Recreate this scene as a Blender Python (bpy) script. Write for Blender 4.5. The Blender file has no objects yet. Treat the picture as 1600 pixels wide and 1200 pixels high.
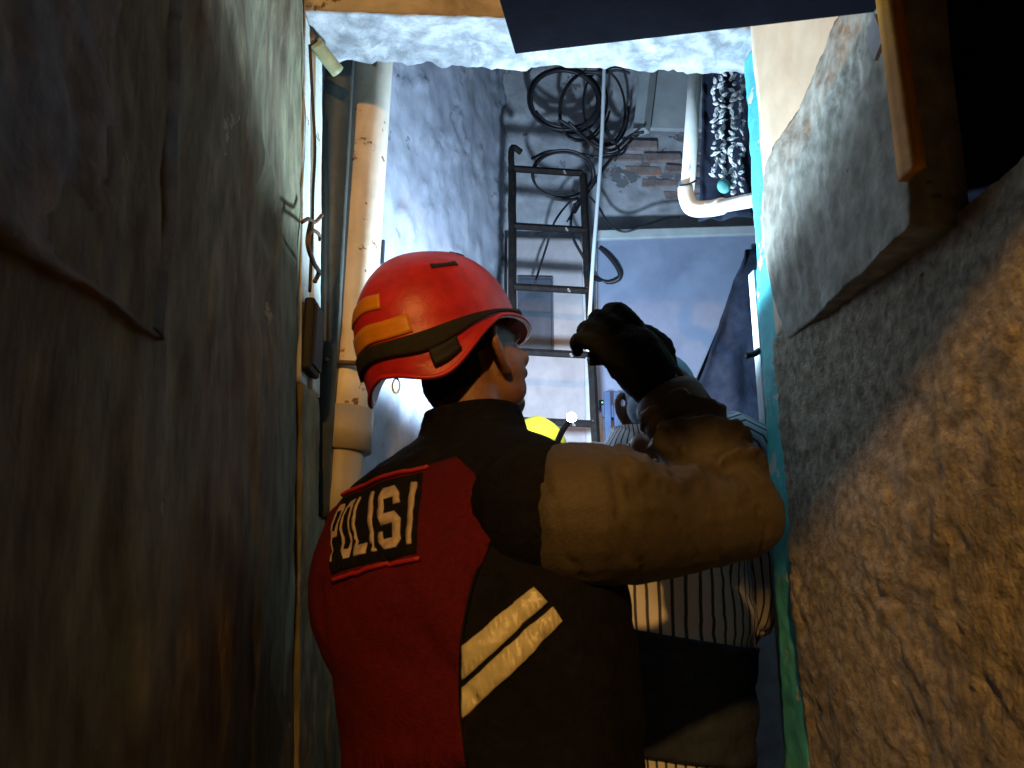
import bpy, bmesh, math, random
import numpy as np
from mathutils import Vector, Matrix, noise
from mathutils.geometry import delaunay_2d_cdt

random.seed(7)
scene = bpy.context.scene
COL = scene.collection
V = Vector

# ------------------------------------------------------------------ camera
F = 1180.0                                   # focal length in photograph pixels (1600 wide)
PITCH = math.atan(274 / F)
YAW = math.atan(-64 / F * math.cos(PITCH))
CAM = V((0, 0, 1.25))
cd = bpy.data.cameras.new('camera')
cam = bpy.data.objects.new('camera', cd)
COL.objects.link(cam)
cam.location = CAM
cam.rotation_euler = (math.pi / 2 + PITCH, 0, YAW)
cd.sensor_fit = 'HORIZONTAL'
cd.sensor_width = 36
cd.lens = F / 1600 * 36
cd.clip_start = 0.02
cd.clip_end = 400
cd.dof.use_dof = True
cd.dof.focus_distance = 2.3
cd.dof.aperture_fstop = 9.0
scene.camera = cam

# ------------------------------------------------------------------ night sky, exposure
world = bpy.data.worlds.new('World')
scene.world = world
world.use_nodes = True
wn = world.node_tree.nodes
wn['Background'].inputs['Color'].default_value = (0.74, 0.82, 0.74, 1)
wn['Background'].inputs['Strength'].default_value = 0.018
scene.view_settings.view_transform = 'Standard'
scene.view_settings.look = 'None'
scene.view_settings.exposure = 0
scene.view_settings.gamma = 1
scene.cycles.use_denoising = True
scene.cycles.sample_clamp_indirect = 4
scene.cycles.diffuse_bounces = 3
WHITE_W = 122.0        # white head torch
ORANGE_W = 265.0       # orange street lamp behind the photographer
WHITE_C = (0.56, 0.78, 1.0)
ORANGE_C = (1.0, 0.50, 0.115)

# ------------------------------------------------------------------ measuring helpers
fw = V((-math.sin(YAW) * math.cos(PITCH), math.cos(YAW) * math.cos(PITCH), math.sin(PITCH)))
rt = V((math.cos(YAW), math.sin(YAW), 0))
up = rt.cross(fw)
def ray(x, y): return fw + rt * ((x - 800) / F) - up * ((y - 600) / F)
def AX(x, y, X): d = ray(x, y); return CAM + d * ((X - CAM.x) / d.x)
def AY(x, y, Y): d = ray(x, y); return CAM + d * ((Y - CAM.y) / d.y)
def AZ(x, y, Z): d = ray(x, y); return CAM + d * ((Z - CAM.z) / d.z)
def proj(p):
    q = V(p) - CAM; z = q.dot(fw)
    return 800 + F * q.dot(rt) / z, 600 - F * q.dot(up) / z

# ------------------------------------------------------------------ materials
def rgb(h):
    h = h.lstrip('#')
    c = [int(h[i:i + 2], 16) / 255 for i in (0, 2, 4)]
    return tuple(x / 12.92 if x <= .04045 else ((x + .055) / 1.055) ** 2.4 for x in c)

def mat(name, cols, scale=3.0, stretch=(1, 1, 1), rough=.85, bump=.35, bscale=60, fine=.25,
        chips=None, chip_scale=6, chip_at=.62, spec=.35, metallic=0.0, coat=0.0, bstretch=(1, 1, 1)):
    m = bpy.data.materials.new(name); m.use_nodes = True
    nt = m.node_tree; N = nt.nodes; L = nt.links
    bs = N['Principled BSDF']
    tc = N.new('ShaderNodeTexCoord')
    mp = N.new('ShaderNodeMapping'); mp.inputs['Scale'].default_value = stretch
    L.new(tc.outputs['Object'], mp.inputs['Vector'])
    n1 = N.new('ShaderNodeTexNoise'); n1.inputs['Scale'].default_value = scale
    n1.inputs['Detail'].default_value = 7; n1.inputs['Roughness'].default_value = .62
    n1.inputs['Distortion'].default_value = .6
    L.new(mp.outputs['Vector'], n1.inputs['Vector'])
    cr = N.new('ShaderNodeValToRGB')
    e = cr.color_ramp.elements
    k = len(cols)
    while len(e) < k: e.new(.5)
    for i, c in enumerate(cols):
        e[i].position = .28 + .44 * i / max(1, k - 1) if k > 1 else 0
        e[i].color = (*c, 1)
    L.new(n1.outputs['Fac'], cr.inputs['Fac'])
    out = cr.outputs['Color']
    n2 = N.new('ShaderNodeTexNoise'); n2.inputs['Scale'].default_value = bscale * .45
    n2.inputs['Detail'].default_value = 5
    m0 = N.new('ShaderNodeMapping'); m0.inputs['Scale'].default_value = bstretch
    L.new(tc.outputs['Object'], m0.inputs['Vector']); L.new(m0.outputs['Vector'], n2.inputs['Vector'])
    if fine:
        mr = N.new('ShaderNodeMapRange')
        mr.inputs['From Min'].default_value = .3; mr.inputs['From Max'].default_value = .7
        mr.inputs['To Min'].default_value = 1 - fine; mr.inputs['To Max'].default_value = 1 + fine * .6
        L.new(n2.outputs['Fac'], mr.inputs['Value'])
        mx = N.new('ShaderNodeVectorMath'); mx.operation = 'SCALE'
        L.new(out, mx.inputs[0]); L.new(mr.outputs['Result'], mx.inputs['Scale'])
        out = mx.outputs['Vector']
    chipfac = None
    if chips:
        n3 = N.new('ShaderNodeTexNoise'); n3.inputs['Scale'].default_value = chip_scale
        n3.inputs['Detail'].default_value = 6; n3.inputs['Roughness'].default_value = .65
        L.new(tc.outputs['Object'], n3.inputs['Vector'])
        c3 = N.new('ShaderNodeValToRGB')
        c3.color_ramp.elements[0].position = chip_at; c3.color_ramp.elements[1].position = chip_at + .025
        L.new(n3.outputs['Fac'], c3.inputs['Fac'])
        mix = N.new('ShaderNodeMix'); mix.data_type = 'RGBA'
        L.new(c3.outputs['Color'], mix.inputs['Factor'])
        L.new(out, mix.inputs['A']); mix.inputs['B'].default_value = (*chips, 1)
        out = mix.outputs['Result']; chipfac = c3.outputs['Color']
    L.new(out, bs.inputs['Base Color'])
    bs.inputs['Roughness'].default_value = rough
    bs.inputs['Specular IOR Level'].default_value = spec
    bs.inputs['Metallic'].default_value = metallic
    bs.inputs['Coat Weight'].default_value = coat
    if bump:
        m2 = N.new('ShaderNodeMapping'); m2.inputs['Scale'].default_value = bstretch
        L.new(tc.outputs['Object'], m2.inputs['Vector'])
        n4 = N.new('ShaderNodeTexNoise'); n4.inputs['Scale'].default_value = bscale
        n4.inputs['Detail'].default_value = 6; n4.inputs['Roughness'].default_value = .6
        L.new(m2.outputs['Vector'], n4.inputs['Vector'])
        bp = N.new('ShaderNodeBump'); bp.inputs['Strength'].default_value = bump
        bp.inputs['Distance'].default_value = .006
        h = n4.outputs['Fac']
        if chipfac:
            sb = N.new('ShaderNodeMath'); sb.operation = 'SUBTRACT'
            L.new(h, sb.inputs[0]); L.new(chipfac, sb.inputs[1]); h = sb.outputs[0]
        L.new(h, bp.inputs['Height'])
        L.new(bp.outputs['Normal'], bs.inputs['Normal'])
    return m

def emit(name, c, s):
    m = bpy.data.materials.new(name); m.use_nodes = True
    bs = m.node_tree.nodes['Principled BSDF']
    bs.inputs['Emission Color'].default_value = (*c, 1); bs.inputs['Emission Strength'].default_value = s
    bs.inputs['Base Color'].default_value = (*c, 1)
    return m

M = {}
M['cement_left'] = mat('cement_left', [(.080, .076, .044), (.225, .22, .130), (.150, .118, .068), (.40, .395, .245)], 4.2, (1, 1, .45), .8, .6, 70, .45, bstretch=(1, 1, .38), chips=(.34, .34, .24), chip_scale=7, chip_at=.655)
M['cement_old'] = mat('cement_old', [(.07, .065, .06), (.20, .15, .10), (.13, .14, .15), (.30, .25, .18)], 5, (1, 1, .8), .75, .6, 55, .4, chips=(.05, .045, .04), chip_scale=6, chip_at=.66)
M['render_rough'] = mat('render_rough', [(.22, .19, .14), (.36, .31, .22), (.43, .37, .27)], 4.5, (1, 1, 1), .95, 1.0, 120, .5, chips=(.13, .09, .06), chip_scale=14, chip_at=.71)
M['slab'] = mat('slab', [(.24, .22, .17), (.42, .41, .34), (.32, .29, .23), (.52, .50, .42)], 7, (1, 1, .6), .85, .35, 70, .35, chips=(.16, .15, .12), chip_scale=11, chip_at=.68)
M['cream'] = mat('cream', [(.62, .47, .30), (.74, .58, .40), (.70, .56, .42)], 3, (1, 1, 1), .7, .15, 30, .1)
M['beam'] = mat('beam', [(.15, .16, .17), (.42, .43, .44), (.22, .24, .26), (.56, .57, .57)], 6, (1, 1, 1), .85, .55, 60, .35)
M['beam_front'] = mat('beam_front', [(.22, .19, .17), (.42, .38, .36), (.36, .32, .30)], 5, (1, 1, 2), .85, .5, 36, .3, chips=(.12, .08, .05), chip_scale=9, chip_at=.64)
M['blue_plaster'] = mat('blue_plaster', [(.22, .24, .30), (.38, .40, .47), (.31, .33, .41), (.48, .50, .56)], 2.4, (1, 1, .55), .8, .5, 22, .25, chips=(.24, .25, .3), chip_scale=7, chip_at=.66)
M['grey_wall'] = mat('grey_wall', [(.25, .26, .29), (.41, .42, .46), (.32, .33, .37), (.50, .51, .54)], 3, (1, 1, 1), .85, .6, 26, .3, chips=(.16, .16, .18), chip_scale=5, chip_at=.6)
M['blue_wall'] = mat('blue_wall', [(.16, .19, .29), (.23, .27, .38), (.19, .23, .33)], 2.2, (1, 1, 1), .7, .2, 20, .12)
M['board_grey'] = mat('board_grey', [(.36, .40, .42), (.44, .47, .48)], 3, (1, 1, 1), .8, .2, 30, .15)
M['brick'] = mat('brick', [(.20, .18, .19), (.27, .20, .19), (.24, .23, .25)], 9, (1, 1, 1), .9, .7, 50, .35)
M['brick_red'] = mat('brick_red', [(.40, .17, .10), (.26, .21, .20), (.36, .18, .12)], 9, (1, 1, 1), .9, .7, 50, .35)
M['door_pink'] = mat('door_pink', [(.27, .24, .26), (.36, .33, .345), (.31, .28, .31)], 4, (1, 1, .4), .7, .25, 30, .15)
M['white_trim'] = mat('white_trim', [(.46, .46, .47), (.54, .54, .55)], 5, (1, 1, .3), .6, .2, 30, .15)
M['dark_panel'] = mat('dark_panel', [(.035, .04, .055), (.08, .09, .12)], 6, (1, 1, 1), .5, .4, 20, .3)
M['turquoise'] = mat('turquoise', [(.05, .40, .44), (.10, .54, .57), (.04, .33, .38)], 4, (1, 1, .5), .5, .5, 40, .15, chips=(.50, .56, .54), chip_scale=15, chip_at=.59)
M['jamb'] = mat('jamb', [(.40, .42, .36), (.64, .66, .62), (.52, .55, .46), (.72, .73, .72)], 6, (1, 1, .12), .75, .5, 30, .25, chips=(.20, .18, .13), chip_scale=14, chip_at=.66)
M['pvc'] = mat('pvc', [(.74, .72, .66), (.80, .79, .75)], 4, (1, 1, .4), .35, .1, 40, .08, spec=.5)
M['pvc_old'] = mat('pvc_old', [(.50, .41, .28), (.68, .61, .49), (.76, .72, .64)], 5, (1, 1, .3), .5, .15, 40, .12, chips=(.22, .13, .07), chip_scale=26, chip_at=.615)
M['pvc_grey'] = mat('pvc_grey', [(.30, .26, .20), (.36, .32, .26)], 5, (1, 1, .3), .5, .15, 40, .12)
M['conduit'] = mat('conduit', [(.62, .68, .74), (.68, .73, .78)], 5, (1, 1, 1), .45, 0, 40, .05)
M['iron'] = mat('iron', [(.006, .006, .007), (.018, .015, .014), (.010, .010, .012)], 18, (1, 1, 1), .75, .5, 90, .3, spec=.1, chips=(.25, .21, .20), chip_scale=22, chip_at=.66)
M['cable'] = mat('cable', [(.012, .012, .016), (.02, .02, .024)], 9, (1, 1, 1), .45, 0, 40, 0)
M['black_plastic'] = mat('black_plastic', [(.010, .010, .013), (.016, .016, .019)], 12, (1, 1, 1), .6, .15, 120, .2, spec=.2)
M['dark_post'] = mat('dark_post', [(.025, .035, .035), (.05, .06, .055)], 8, (1, 1, .2), .5, .3, 50, .3)
M['olive_metal'] = mat('olive_metal', [(.22, .24, .12), (.34, .34, .18)], 20, (1, 1, 1), .5, .3, 60, .2, chips=(.24, .10, .03), chip_scale=30, chip_at=.6)
M['wire_rust'] = mat('wire_rust', [(.10, .05, .025), (.16, .09, .045)], 30, (1, 1, 1), .7, .4, 90, .3)
M['roof'] = mat('roof', [(.008, .009, .016), (.014, .016, .026)], 6, (1, 1, 1), .95, .2, 30, .2, spec=.04)
M['lamp_glow_board'] = mat('lamp_glow_board', [(.70, .26, .012), (.85, .36, .02), (.76, .30, .015)], 7, (3, 3, .3), .6, .3, 40, .2)  # orange lamp glow on the timber is put into its base colour
M['room_dark'] = mat('room_dark', [(.02, .017, .02), (.035, .03, .035)], 3, (1, 1, 1), .9, .4, 30, .3)  # near-black colour holds the darkness of the unlit room
M['purple_cloth'] = mat('purple_cloth', [(.16, .10, .18), (.22, .14, .24)], 5, (1, 1, 1), .9, .3, 120, .2)
M['ground'] = mat('ground', [(.06, .055, .05), (.14, .13, .12)], 4, (1, 1, 1), .9, .6, 30, .3)
M['packet'] = mat('packet', [(.80, .82, .83), (.88, .88, .88), (.7, .73, .76)], 60, (1, 1, 1), .25, .3, 160, .25, spec=.6)
M['packet_teal'] = mat('packet_teal', [(.12, .52, .48), (.22, .62, .58)], 30, (1, 1, 1), .3, .2, 160, .2, spec=.6)
M['navy_cloth'] = mat('navy_cloth', [(.012, .018, .04), (.035, .045, .08)], 9, (1, 1, 1), .8, .5, 60, .3)
M['blue_gate'] = mat('blue_gate', [(.03, .06, .14), (.05, .09, .20)], 6, (1, 1, .3), .5, .2, 40, .2)
# people
M['skin'] = mat('skin', [(.15, .070, .040), (.20, .095, .055), (.17, .08, .045)], 14, (1, 1, 1), .5, .2, 160, .12, spec=.4)
M['hair'] = mat('hair', [(.008, .007, .007), (.016, .014, .013)], 60, (1, 1, 1), .7, .8, 200, .4)
M['vest_black'] = mat('vest_black', [(.0045, .0045, .006), (.008, .008, .010)], 10, (1, 1, 1), .9, .5, 160, .3, spec=.08)
M['vest_red'] = mat('vest_red', [(.058, .0025, .005), (.085, .004, .007)], 7, (1, 1, 1), .85, .5, 260, .22, spec=.15)
M['piping'] = mat('piping', [(.26, .012, .016), (.30, .016, .02)], 9, (1, 1, 1), .45, .2, 120, .1)
M['letters'] = mat('letters', [(.34, .27, .24), (.42, .34, .30)], 25, (1, 1, 1), .5, .3, 160, .2)
M['reflective'] = mat('reflective', [(.38, .35, .24), (.50, .46, .32), (.30, .27, .18)], 14, (1, 1, 1), .38, .22, 90, .18, spec=.6)
M['shirt'] = mat('shirt', [(.046, .036, .027), (.066, .053, .040), (.055, .044, .033)], 7, (1, 1, 1), .62, .25, 320, .16, spec=.4)
M['glove'] = mat('glove', [(.006, .007, .009), (.012, .013, .016)], 20, (1, 1, 1), .85, .6, 140, .3, spec=.12)
M['trousers'] = mat('trousers', [(.02, .018, .015), (.035, .03, .026)], 8, (1, 1, 1), .85, .4, 160, .2)
M['boot'] = mat('boot', [(.012, .011, .010), (.02, .018, .016)], 12, (1, 1, 1), .5, .3, 90, .2)
M['helmet'] = mat('helmet', [(.36, .012, .017), (.46, .018, .024), (.40, .014, .02)], 12, (1, 1, 1), .42, .12, 90, .22, spec=.4, chips=(.20, .02, .02), chip_scale=22, chip_at=.72)
M['helmet_yellow'] = mat('helmet_yellow', [(.30, .24, .01), (.36, .29, .015)], 5, (1, 1, 1), .35, .06, 30, .06)
M['sticker'] = mat('sticker', [(.50, .17, .008), (.60, .24, .015)], 12, (1, 1, 1), .4, .1, 60, .15)
M['strap'] = mat('strap', [(.008, .007, .006), (.014, .012, .011)], 30, (1, 1, 1), .8, .4, 200, .3)
M['grey_plastic'] = mat('grey_plastic', [(.22, .25, .26), (.30, .33, .33)], 10, (1, 1, 1), .4, .1, 80, .1)
M['steel'] = mat('steel', [(.5, .5, .52), (.6, .6, .62)], 10, (1, 1, 1), .3, .1, 80, .1, metallic=.9)
M['cap_blue'] = mat('cap_blue', [(.16, .22, .30), (.22, .28, .36)], 10, (1, 1, 1), .85, .4, 160, .2)
M['dark_shirt'] = mat('dark_shirt', [(.02, .025, .03), (.035, .04, .05)], 10, (1, 1, 1), .85, .4, 160, .2)
M['eye'] = mat('eye', [(.7, .68, .64)], 10, (1, 1, 1), .2, 0, 80, 0)

def stripe_mat():
    m = bpy.data.materials.new('striped_cotton'); m.use_nodes = True
    nt = m.node_tree; N = nt.nodes; L = nt.links; bs = N['Principled BSDF']
    at = N.new('ShaderNodeAttribute'); at.attribute_name = 'stripe'
    ml = N.new('ShaderNodeMath'); ml.operation = 'FRACT'
    L.new(at.outputs['Fac'], ml.inputs[0])
    cr = N.new('ShaderNodeValToRGB')
    e = cr.color_ramp.elements
    e[0].position = 0; e[0].color = (.05, .05, .075, 1)
    e[1].position = .20; e[1].color = (.05, .05, .075, 1)
    q = e.new(.27); q.color = (.70, .68, .74, 1)
    q = e.new(.94); q.color = (.66, .64, .70, 1)
    q = e.new(1.0); q.color = (.05, .05, .075, 1)
    L.new(ml.outputs[0], cr.inputs['Fac']); L.new(cr.outputs['Color'], bs.inputs['Base Color'])
    bs.inputs['Roughness'].default_value = .85
    return m
M['striped'] = stripe_mat()

# ------------------------------------------------------------------ object helpers
def tag(o, label, cat, group=None):
    o['label'] = label; o['category'] = cat
    if group: o['group'] = group
    return o

def thing(name, loc, label, cat, group=None):
    o = bpy.data.objects.new(name, None)
    COL.objects.link(o)
    o.location = loc; o.empty_display_size = .1
    return tag(o, label, cat, group)

def world_loc(o):
    return o['_w'] if '_w' in o else None

ORG = {}
def link(name, me, parent=None, smooth=True, origin=None):
    """mesh given in world coordinates; its origin is moved to its own base"""
    co = np.empty(len(me.vertices) * 3, 'f'); me.vertices.foreach_get('co', co); co = co.reshape(-1, 3)
    lo, hi = co.min(0), co.max(0)
    org = V(origin) if origin is not None else V(((lo[0] + hi[0]) / 2, (lo[1] + hi[1]) / 2, lo[2]))
    co -= np.array(org, 'f'); me.vertices.foreach_set('co', co.ravel())
    if smooth: me.polygons.foreach_set('use_smooth', [True] * len(me.polygons))
    me.update()
    o = bpy.data.objects.new(name, me); COL.objects.link(o)
    o.location = org
    if parent is not None:
        o.parent = parent
        o.location = org - ORG.get(parent.name, parent.location)
    ORG[o.name] = org
    return o

def mesh(name, verts, faces, material, parent=None, smooth=False, origin=None):
    me = bpy.data.meshes.new(name)
    me.from_pydata([tuple(v) for v in verts], [], faces)
    me.materials.append(material)
    return link(name, me, parent, smooth, origin)

def from_bm(name, bm, material, parent=None, smooth=False, origin=None):
    me = bpy.data.meshes.new(name)
    bmesh.ops.recalc_face_normals(bm, faces=bm.faces)
    bm.to_mesh(me); bm.free()
    for m in (material if isinstance(material, (list, tuple)) else [material]): me.materials.append(m)
    return link(name, me, parent, smooth, origin)

def bevel(o, w=.003, seg=2):
    md = o.modifiers.new('bevel', 'BEVEL'); md.width = w; md.segments = seg; md.limit_method = 'ANGLE'
    return o

def crom(pts, n=8):
    pts = [V(p) for p in pts]
    if len(pts) < 3: return pts
    out = []
    P = [pts[0] * 2 - pts[1]] + pts + [pts[-1] * 2 - pts[-2]]
    for i in range(1, len(P) - 2):
        a, b, c, d = P[i - 1:i + 3]
        for k in range(n):
            t = k / n
            out.append(.5 * ((2 * b) + (c - a) * t + (2 * a - 5 * b + 4 * c - d) * t * t + (3 * b - a - 3 * c + d) * t ** 3))
    out.append(pts[-1])
    return out

def add_tube(bm, pts, r, seg=10, cap=True, flat=1.0, closed=False):
    """swept tube; r is a number or a list along pts"""
    pts = [V(p) for p in pts]
    n = len(pts)
    rs = [r] * n if isinstance(r, (int, float)) else list(r)
    t0 = (pts[1] - pts[0]).normalized()
    a = t0.cross(V((0, 0, 1)))
    if a.length < .1: a = t0.cross(V((0, 1, 0)))
    a.normalize()
    rings = []
    for i, p in enumerate(pts):
        if closed: t = (pts[(i + 1) % n] - pts[i - 1]).normalized()
        else: t = (pts[min(i + 1, n - 1)] - pts[max(i - 1, 0)]).normalized()
        a = (a - t * a.dot(t)).normalized(); b = t.cross(a)
        rings.append([bm.verts.new(p + (a * math.cos(2 * math.pi * k / seg) + b * math.sin(2 * math.pi * k / seg) * flat) * rs[i]) for k in range(seg)])
    for i in range(n if closed else n - 1):
        A, B = rings[i], rings[(i + 1) % n]
        for k in range(seg):
            bm.faces.new((A[k], A[(k + 1) % seg], B[(k + 1) % seg], B[k]))
    if cap and not closed:
        bm.faces.new(rings[0][::-1]); bm.faces.new(rings[-1])

def tube(name, pts, r, material, parent=None, seg=10, n=8, smooth=True, closed=False):
    bm = bmesh.new(); add_tube(bm, crom(pts, n) if n and not closed else pts, r, seg, closed=closed)
    o = from_bm(name, bm, material, parent, smooth)
    return o

def add_box(bm, lo, hi, mtx=None):
    lo, hi = V(lo), V(hi)
    vs = [bm.verts.new(V((x, y, z)) if mtx is None else mtx @ V((x, y, z))) for x in (lo.x, hi.x) for y in (lo.y, hi.y) for z in (lo.z, hi.z)]
    for f in ((0, 1, 3, 2), (4, 6, 7, 5), (0, 4, 5, 1), (2, 3, 7, 6), (0, 2, 6, 4), (1, 5, 7, 3)):
        bm.faces.new([vs[i] for i in f])

def box(name, lo, hi, material, parent=None, bev=.003, mtx=None):
    bm = bmesh.new(); add_box(bm, lo, hi, mtx)
    o = from_bm(name, bm, material, parent)
    if bev: bevel(o, bev)
    return o

def fbm(p, h=.8, o=5): return noise.fractal(p, h, 2.0, o)

def rough_box(name, lo, hi, res, fn, material, parent=None, faces='xXyYzZ', mats=None, mtx=None):
    """a block whose faces are fine grids pushed in and out by fn(point, normal) metres"""
    lo, hi = V(lo), V(hi)
    bm = bmesh.new(); cache = {}
    def vert(p, nrm):
        key = (round(p.x, 4), round(p.y, 4), round(p.z, 4))
        if key not in cache: cache[key] = [bm.verts.new(p), V((0, 0, 0))]
        c = cache[key]
        if c[1].dot(nrm) < .5: c[1] = c[1] + nrm
        return c[0]
    size = hi - lo
    cnt = [max(1, int(round(size[i] / res))) for i in range(3)]
    for f in faces:
        ax = 'xyz'.index(f.lower()); pos = f.isupper()
        i, j = [k for k in range(3) if k != ax]
        nrm = V((0, 0, 0)); nrm[ax] = 1 if pos else -1
        for a in range(cnt[i]):
            for b in range(cnt[j]):
                vs = []
                for da, db in ((0, 0), (1, 0), (1, 1), (0, 1)):
                    p = V((0, 0, 0)); p[ax] = hi[ax] if pos else lo[ax]
                    p[i] = lo[i] + size[i] * (a + da) / cnt[i]; p[j] = lo[j] + size[j] * (b + db) / cnt[j]
                    vs.append(vert(p, nrm))
                fc = bm.faces.new(vs)
                if mats and f in mats: fc.material_index = mats[f]
    for v, nrm in cache.values():
        nn = nrm.normalized()
        v.co = v.co + nn * fn(v.co.copy(), nn)
    if mtx is not None: bm.transform(mtx)
    return from_bm(name, bm, material, parent, True)

def add_ell(bm, c, r, rot=None, seg=20):
    m = Matrix.Translation(V(c)) @ (rot.to_4x4() if rot else Matrix.Identity(4)) @ Matrix.Diagonal((*r, 1))
    bmesh.ops.create_uvsphere(bm, u_segments=seg, v_segments=seg // 2 + 2, radius=1, matrix=m)

def add_limb(bm, pts, rs, seg=16, n=5, flat=1.0):
    """a tapered limb: smooth tube with round ends"""
    path = crom(pts, n)
    k = len(path); rr = []
    for i in range(k):
        t = i / (k - 1) * (len(rs) - 1); j = min(int(t), len(rs) - 2)
        rr.append(rs[j] + (rs[j + 1] - rs[j]) * (t - j))
    add_tube(bm, path, rr, seg, flat=flat)
    add_ell(bm, path[0], (rr[0],) * 3, seg=14); add_ell(bm, path[-1], (rr[-1],) * 3, seg=14)

def fuse(name, bm, material, parent, voxel=.008, smooth=6, fn=None, fac=.5, keep=None):
    """voxel-fuse everything in bm into ONE continuous skin"""
    me = bpy.data.meshes.new('tmp'); bm.to_mesh(me); bm.free()
    t = bpy.data.objects.new('tmp', me); COL.objects.link(t)
    r = t.modifiers.new('r', 'REMESH'); r.mode = 'VOXEL'; r.voxel_size = voxel
    s = t.modifiers.new('s', 'SMOOTH'); s.factor = fac; s.iterations = smooth
    dg = bpy.context.evaluated_depsgraph_get()
    out = bpy.data.meshes.new_from_object(t.evaluated_get(dg))
    bpy.data.objects.remove(t); bpy.data.meshes.remove(me)
    out.name = name
    if fn:
        nrm = [v.normal.copy() for v in out.vertices]
        for v, nn in zip(out.vertices, nrm): v.co = v.co + nn * fn(v.co.copy(), nn)
    out.materials.clear(); out.materials.append(material)
    return link(name, out, parent, True)

# ================================================================== SETTING
g = rough_box('ground', (-30, -30, -.3), (30, 30, 0), 1.5, lambda p, n: 0, M['ground'])
g['kind'] = 'structure'

LEAN = Matrix(((1, 0, -.05, .0875), (0, 1, 0, 0), (0, 0, 1, 0), (0, 0, 0, 1)))     # the old wall leans outward
# left near wall: smeared cement with trowel waves
def left_fn(p, n):
    if n.x < .3 and n.y < .3: return 0
    a = fbm(V((p.x, p.y * 3.0, p.z * .9)) * 1.6 + V((3, 1, 7))) * .010
    b = fbm(V((p.x * 9, p.y * 9, p.z * 2.6)) + V((11, 5, 2))) * .004
    q = V((0, p.y - 1.235, p.z - 1.84)).length
    d = -.012 * math.exp(-(q / .055) ** 2) + .008 * math.exp(-((q - .09) / .03) ** 2)
    return a + b + d
wl = rough_box('cement_wall', (-.62, -.45, 0), (-.36, 1.5, 3.3), .014, left_fn, M['cement_left'], faces='XYZy', mtx=LEAN)
tag(wl, 'dark streaky cement wall filling the left side of the alley', 'wall')
# thicker old layer on it near the photographer, its bottom edge broken off
def layer_fn(p, n):
    t = max(0, (p.y - .42)) * (.105 if n.x > .2 else 0)
    return fbm(V((p.x * 3, p.y * 5, p.z * 4.5)) + V((1, 9, 4))) * .014 + fbm(p * 22) * .004 - t
lay = rough_box('plaster_layer', (-.372, -.40, 1.475), (-.338, .815, 3.0), .012, layer_fn, M['cement_old'], wl, mtx=LEAN)
lay['label'] = 'thick blotchy old plaster with its lower edge broken off'

# right near wall: coarse thrown render lit by the street lamp
def right_fn(p, n):
    if n.x > -.2 and n.z < .3: return 0
    a = fbm(V((p.x, p.y * 2.2, p.z * 2.2)) + V((5, 2, 8))) * .011
    c = noise.noise(p * 34 + V((2, 7, 1)))
    w = p + V((0, fbm(p * 3), fbm(p * 3 + V((8, 1, 2))))) * .08
    m = .35 + .65 * max(0, min(1, fbm(w * 1.7 + V((6, 6, 0))) + .5))
    b = fbm(V((w.x, w.y * 9, w.z * 15)) + V((4, 4, 4)), .55, 6) * .0065 * m
    r = max(0, noise.noise(V((w.x * 9, w.y * 11, w.z * 7)) + V((9, 3, 5))) - .42)
    pit = -.035 * r * r - .010 * max(0, noise.noise(V((w.x, w.y * 26, w.z * 14))) - .55)
    cr = max(0, noise.noise(w * 55) - .35) * .012 * m
    return a + b + c * .002 * m + pit + cr
wr = rough_box('rendered_wall', (.63, .25, .45), (.85, 1.5, 1.70), .0072, right_fn, M['render_rough'], faces='xYZ')
tag(wr, 'coarse lumpy rendered wall on the right lit orange by street light', 'wall')

# slab above it: ruled sheet between its broken far edge and the timber post
Lc = [(1234, 530), (1216, 490), (1198, 400), (1190, 300), (1204, 240), (1236, 185), (1262, 130), (1285, 80), (1312, 18), (1318, -20)]
Rc = [(1424, 352), (1426, 325), (1424, 300), (1420, 260), (1416, 220), (1410, 170), (1406, 130), (1402, 90), (1398, 40), (1394, -20)]
def slab():
    lw = crom([AX(x, y, .628) for x, y in Lc], 8); rw = crom([AX(x, y, .575) for x, y in Rc], 8)
    nu = 60; bm = bmesh.new(); front = []; back = []
    for a, b in zip(lw, rw):
        fr, bk = [], []
        for k in range(nu + 1):
            t = k / nu; p = a.lerp(b, t)
            if k == 0: p += V((0, fbm(p * 30) * .008, fbm(p * 25 + V((3, 3, 3))) * .006))
            d = fbm(V((0, p.y * 6, p.z * 4)) + V((7, 7, 1))) * .008 + fbm(p * 40) * .0025
            fr.append(bm.verts.new(p + V((d, 0, 0)))); bk.append(bm.verts.new(V((.652, p.y, p.z))))
        front.append(fr); back.append(bk)
    n = len(front)
    for i in range(n - 1):
        for k in range(nu):
            bm.faces.new((front[i][k], front[i][k + 1], front[i + 1][k + 1], front[i + 1][k]))
            bm.faces.new((back[i][k], back[i + 1][k], back[i + 1][k + 1], back[i][k + 1]))
        bm.faces.new((front[i][0], front[i + 1][0], back[i + 1][0], back[i][0]))
        bm.faces.new((front[i][nu], back[i][nu], back[i + 1][nu], front[i + 1][nu]))
    for k in range(nu):
        bm.faces.new((front[0][k], back[0][k], back[0][k + 1], front[0][k + 1]))
        bm.faces.new((front[-1][k], front[-1][k + 1], back[-1][k + 1], back[-1][k]))
    return from_bm('concrete_slab', bm, M['slab'], None, True)
sl = tag(slab(), 'grey concrete slab overhanging the rendered wall, with a slanting broken edge', 'slab')
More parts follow.
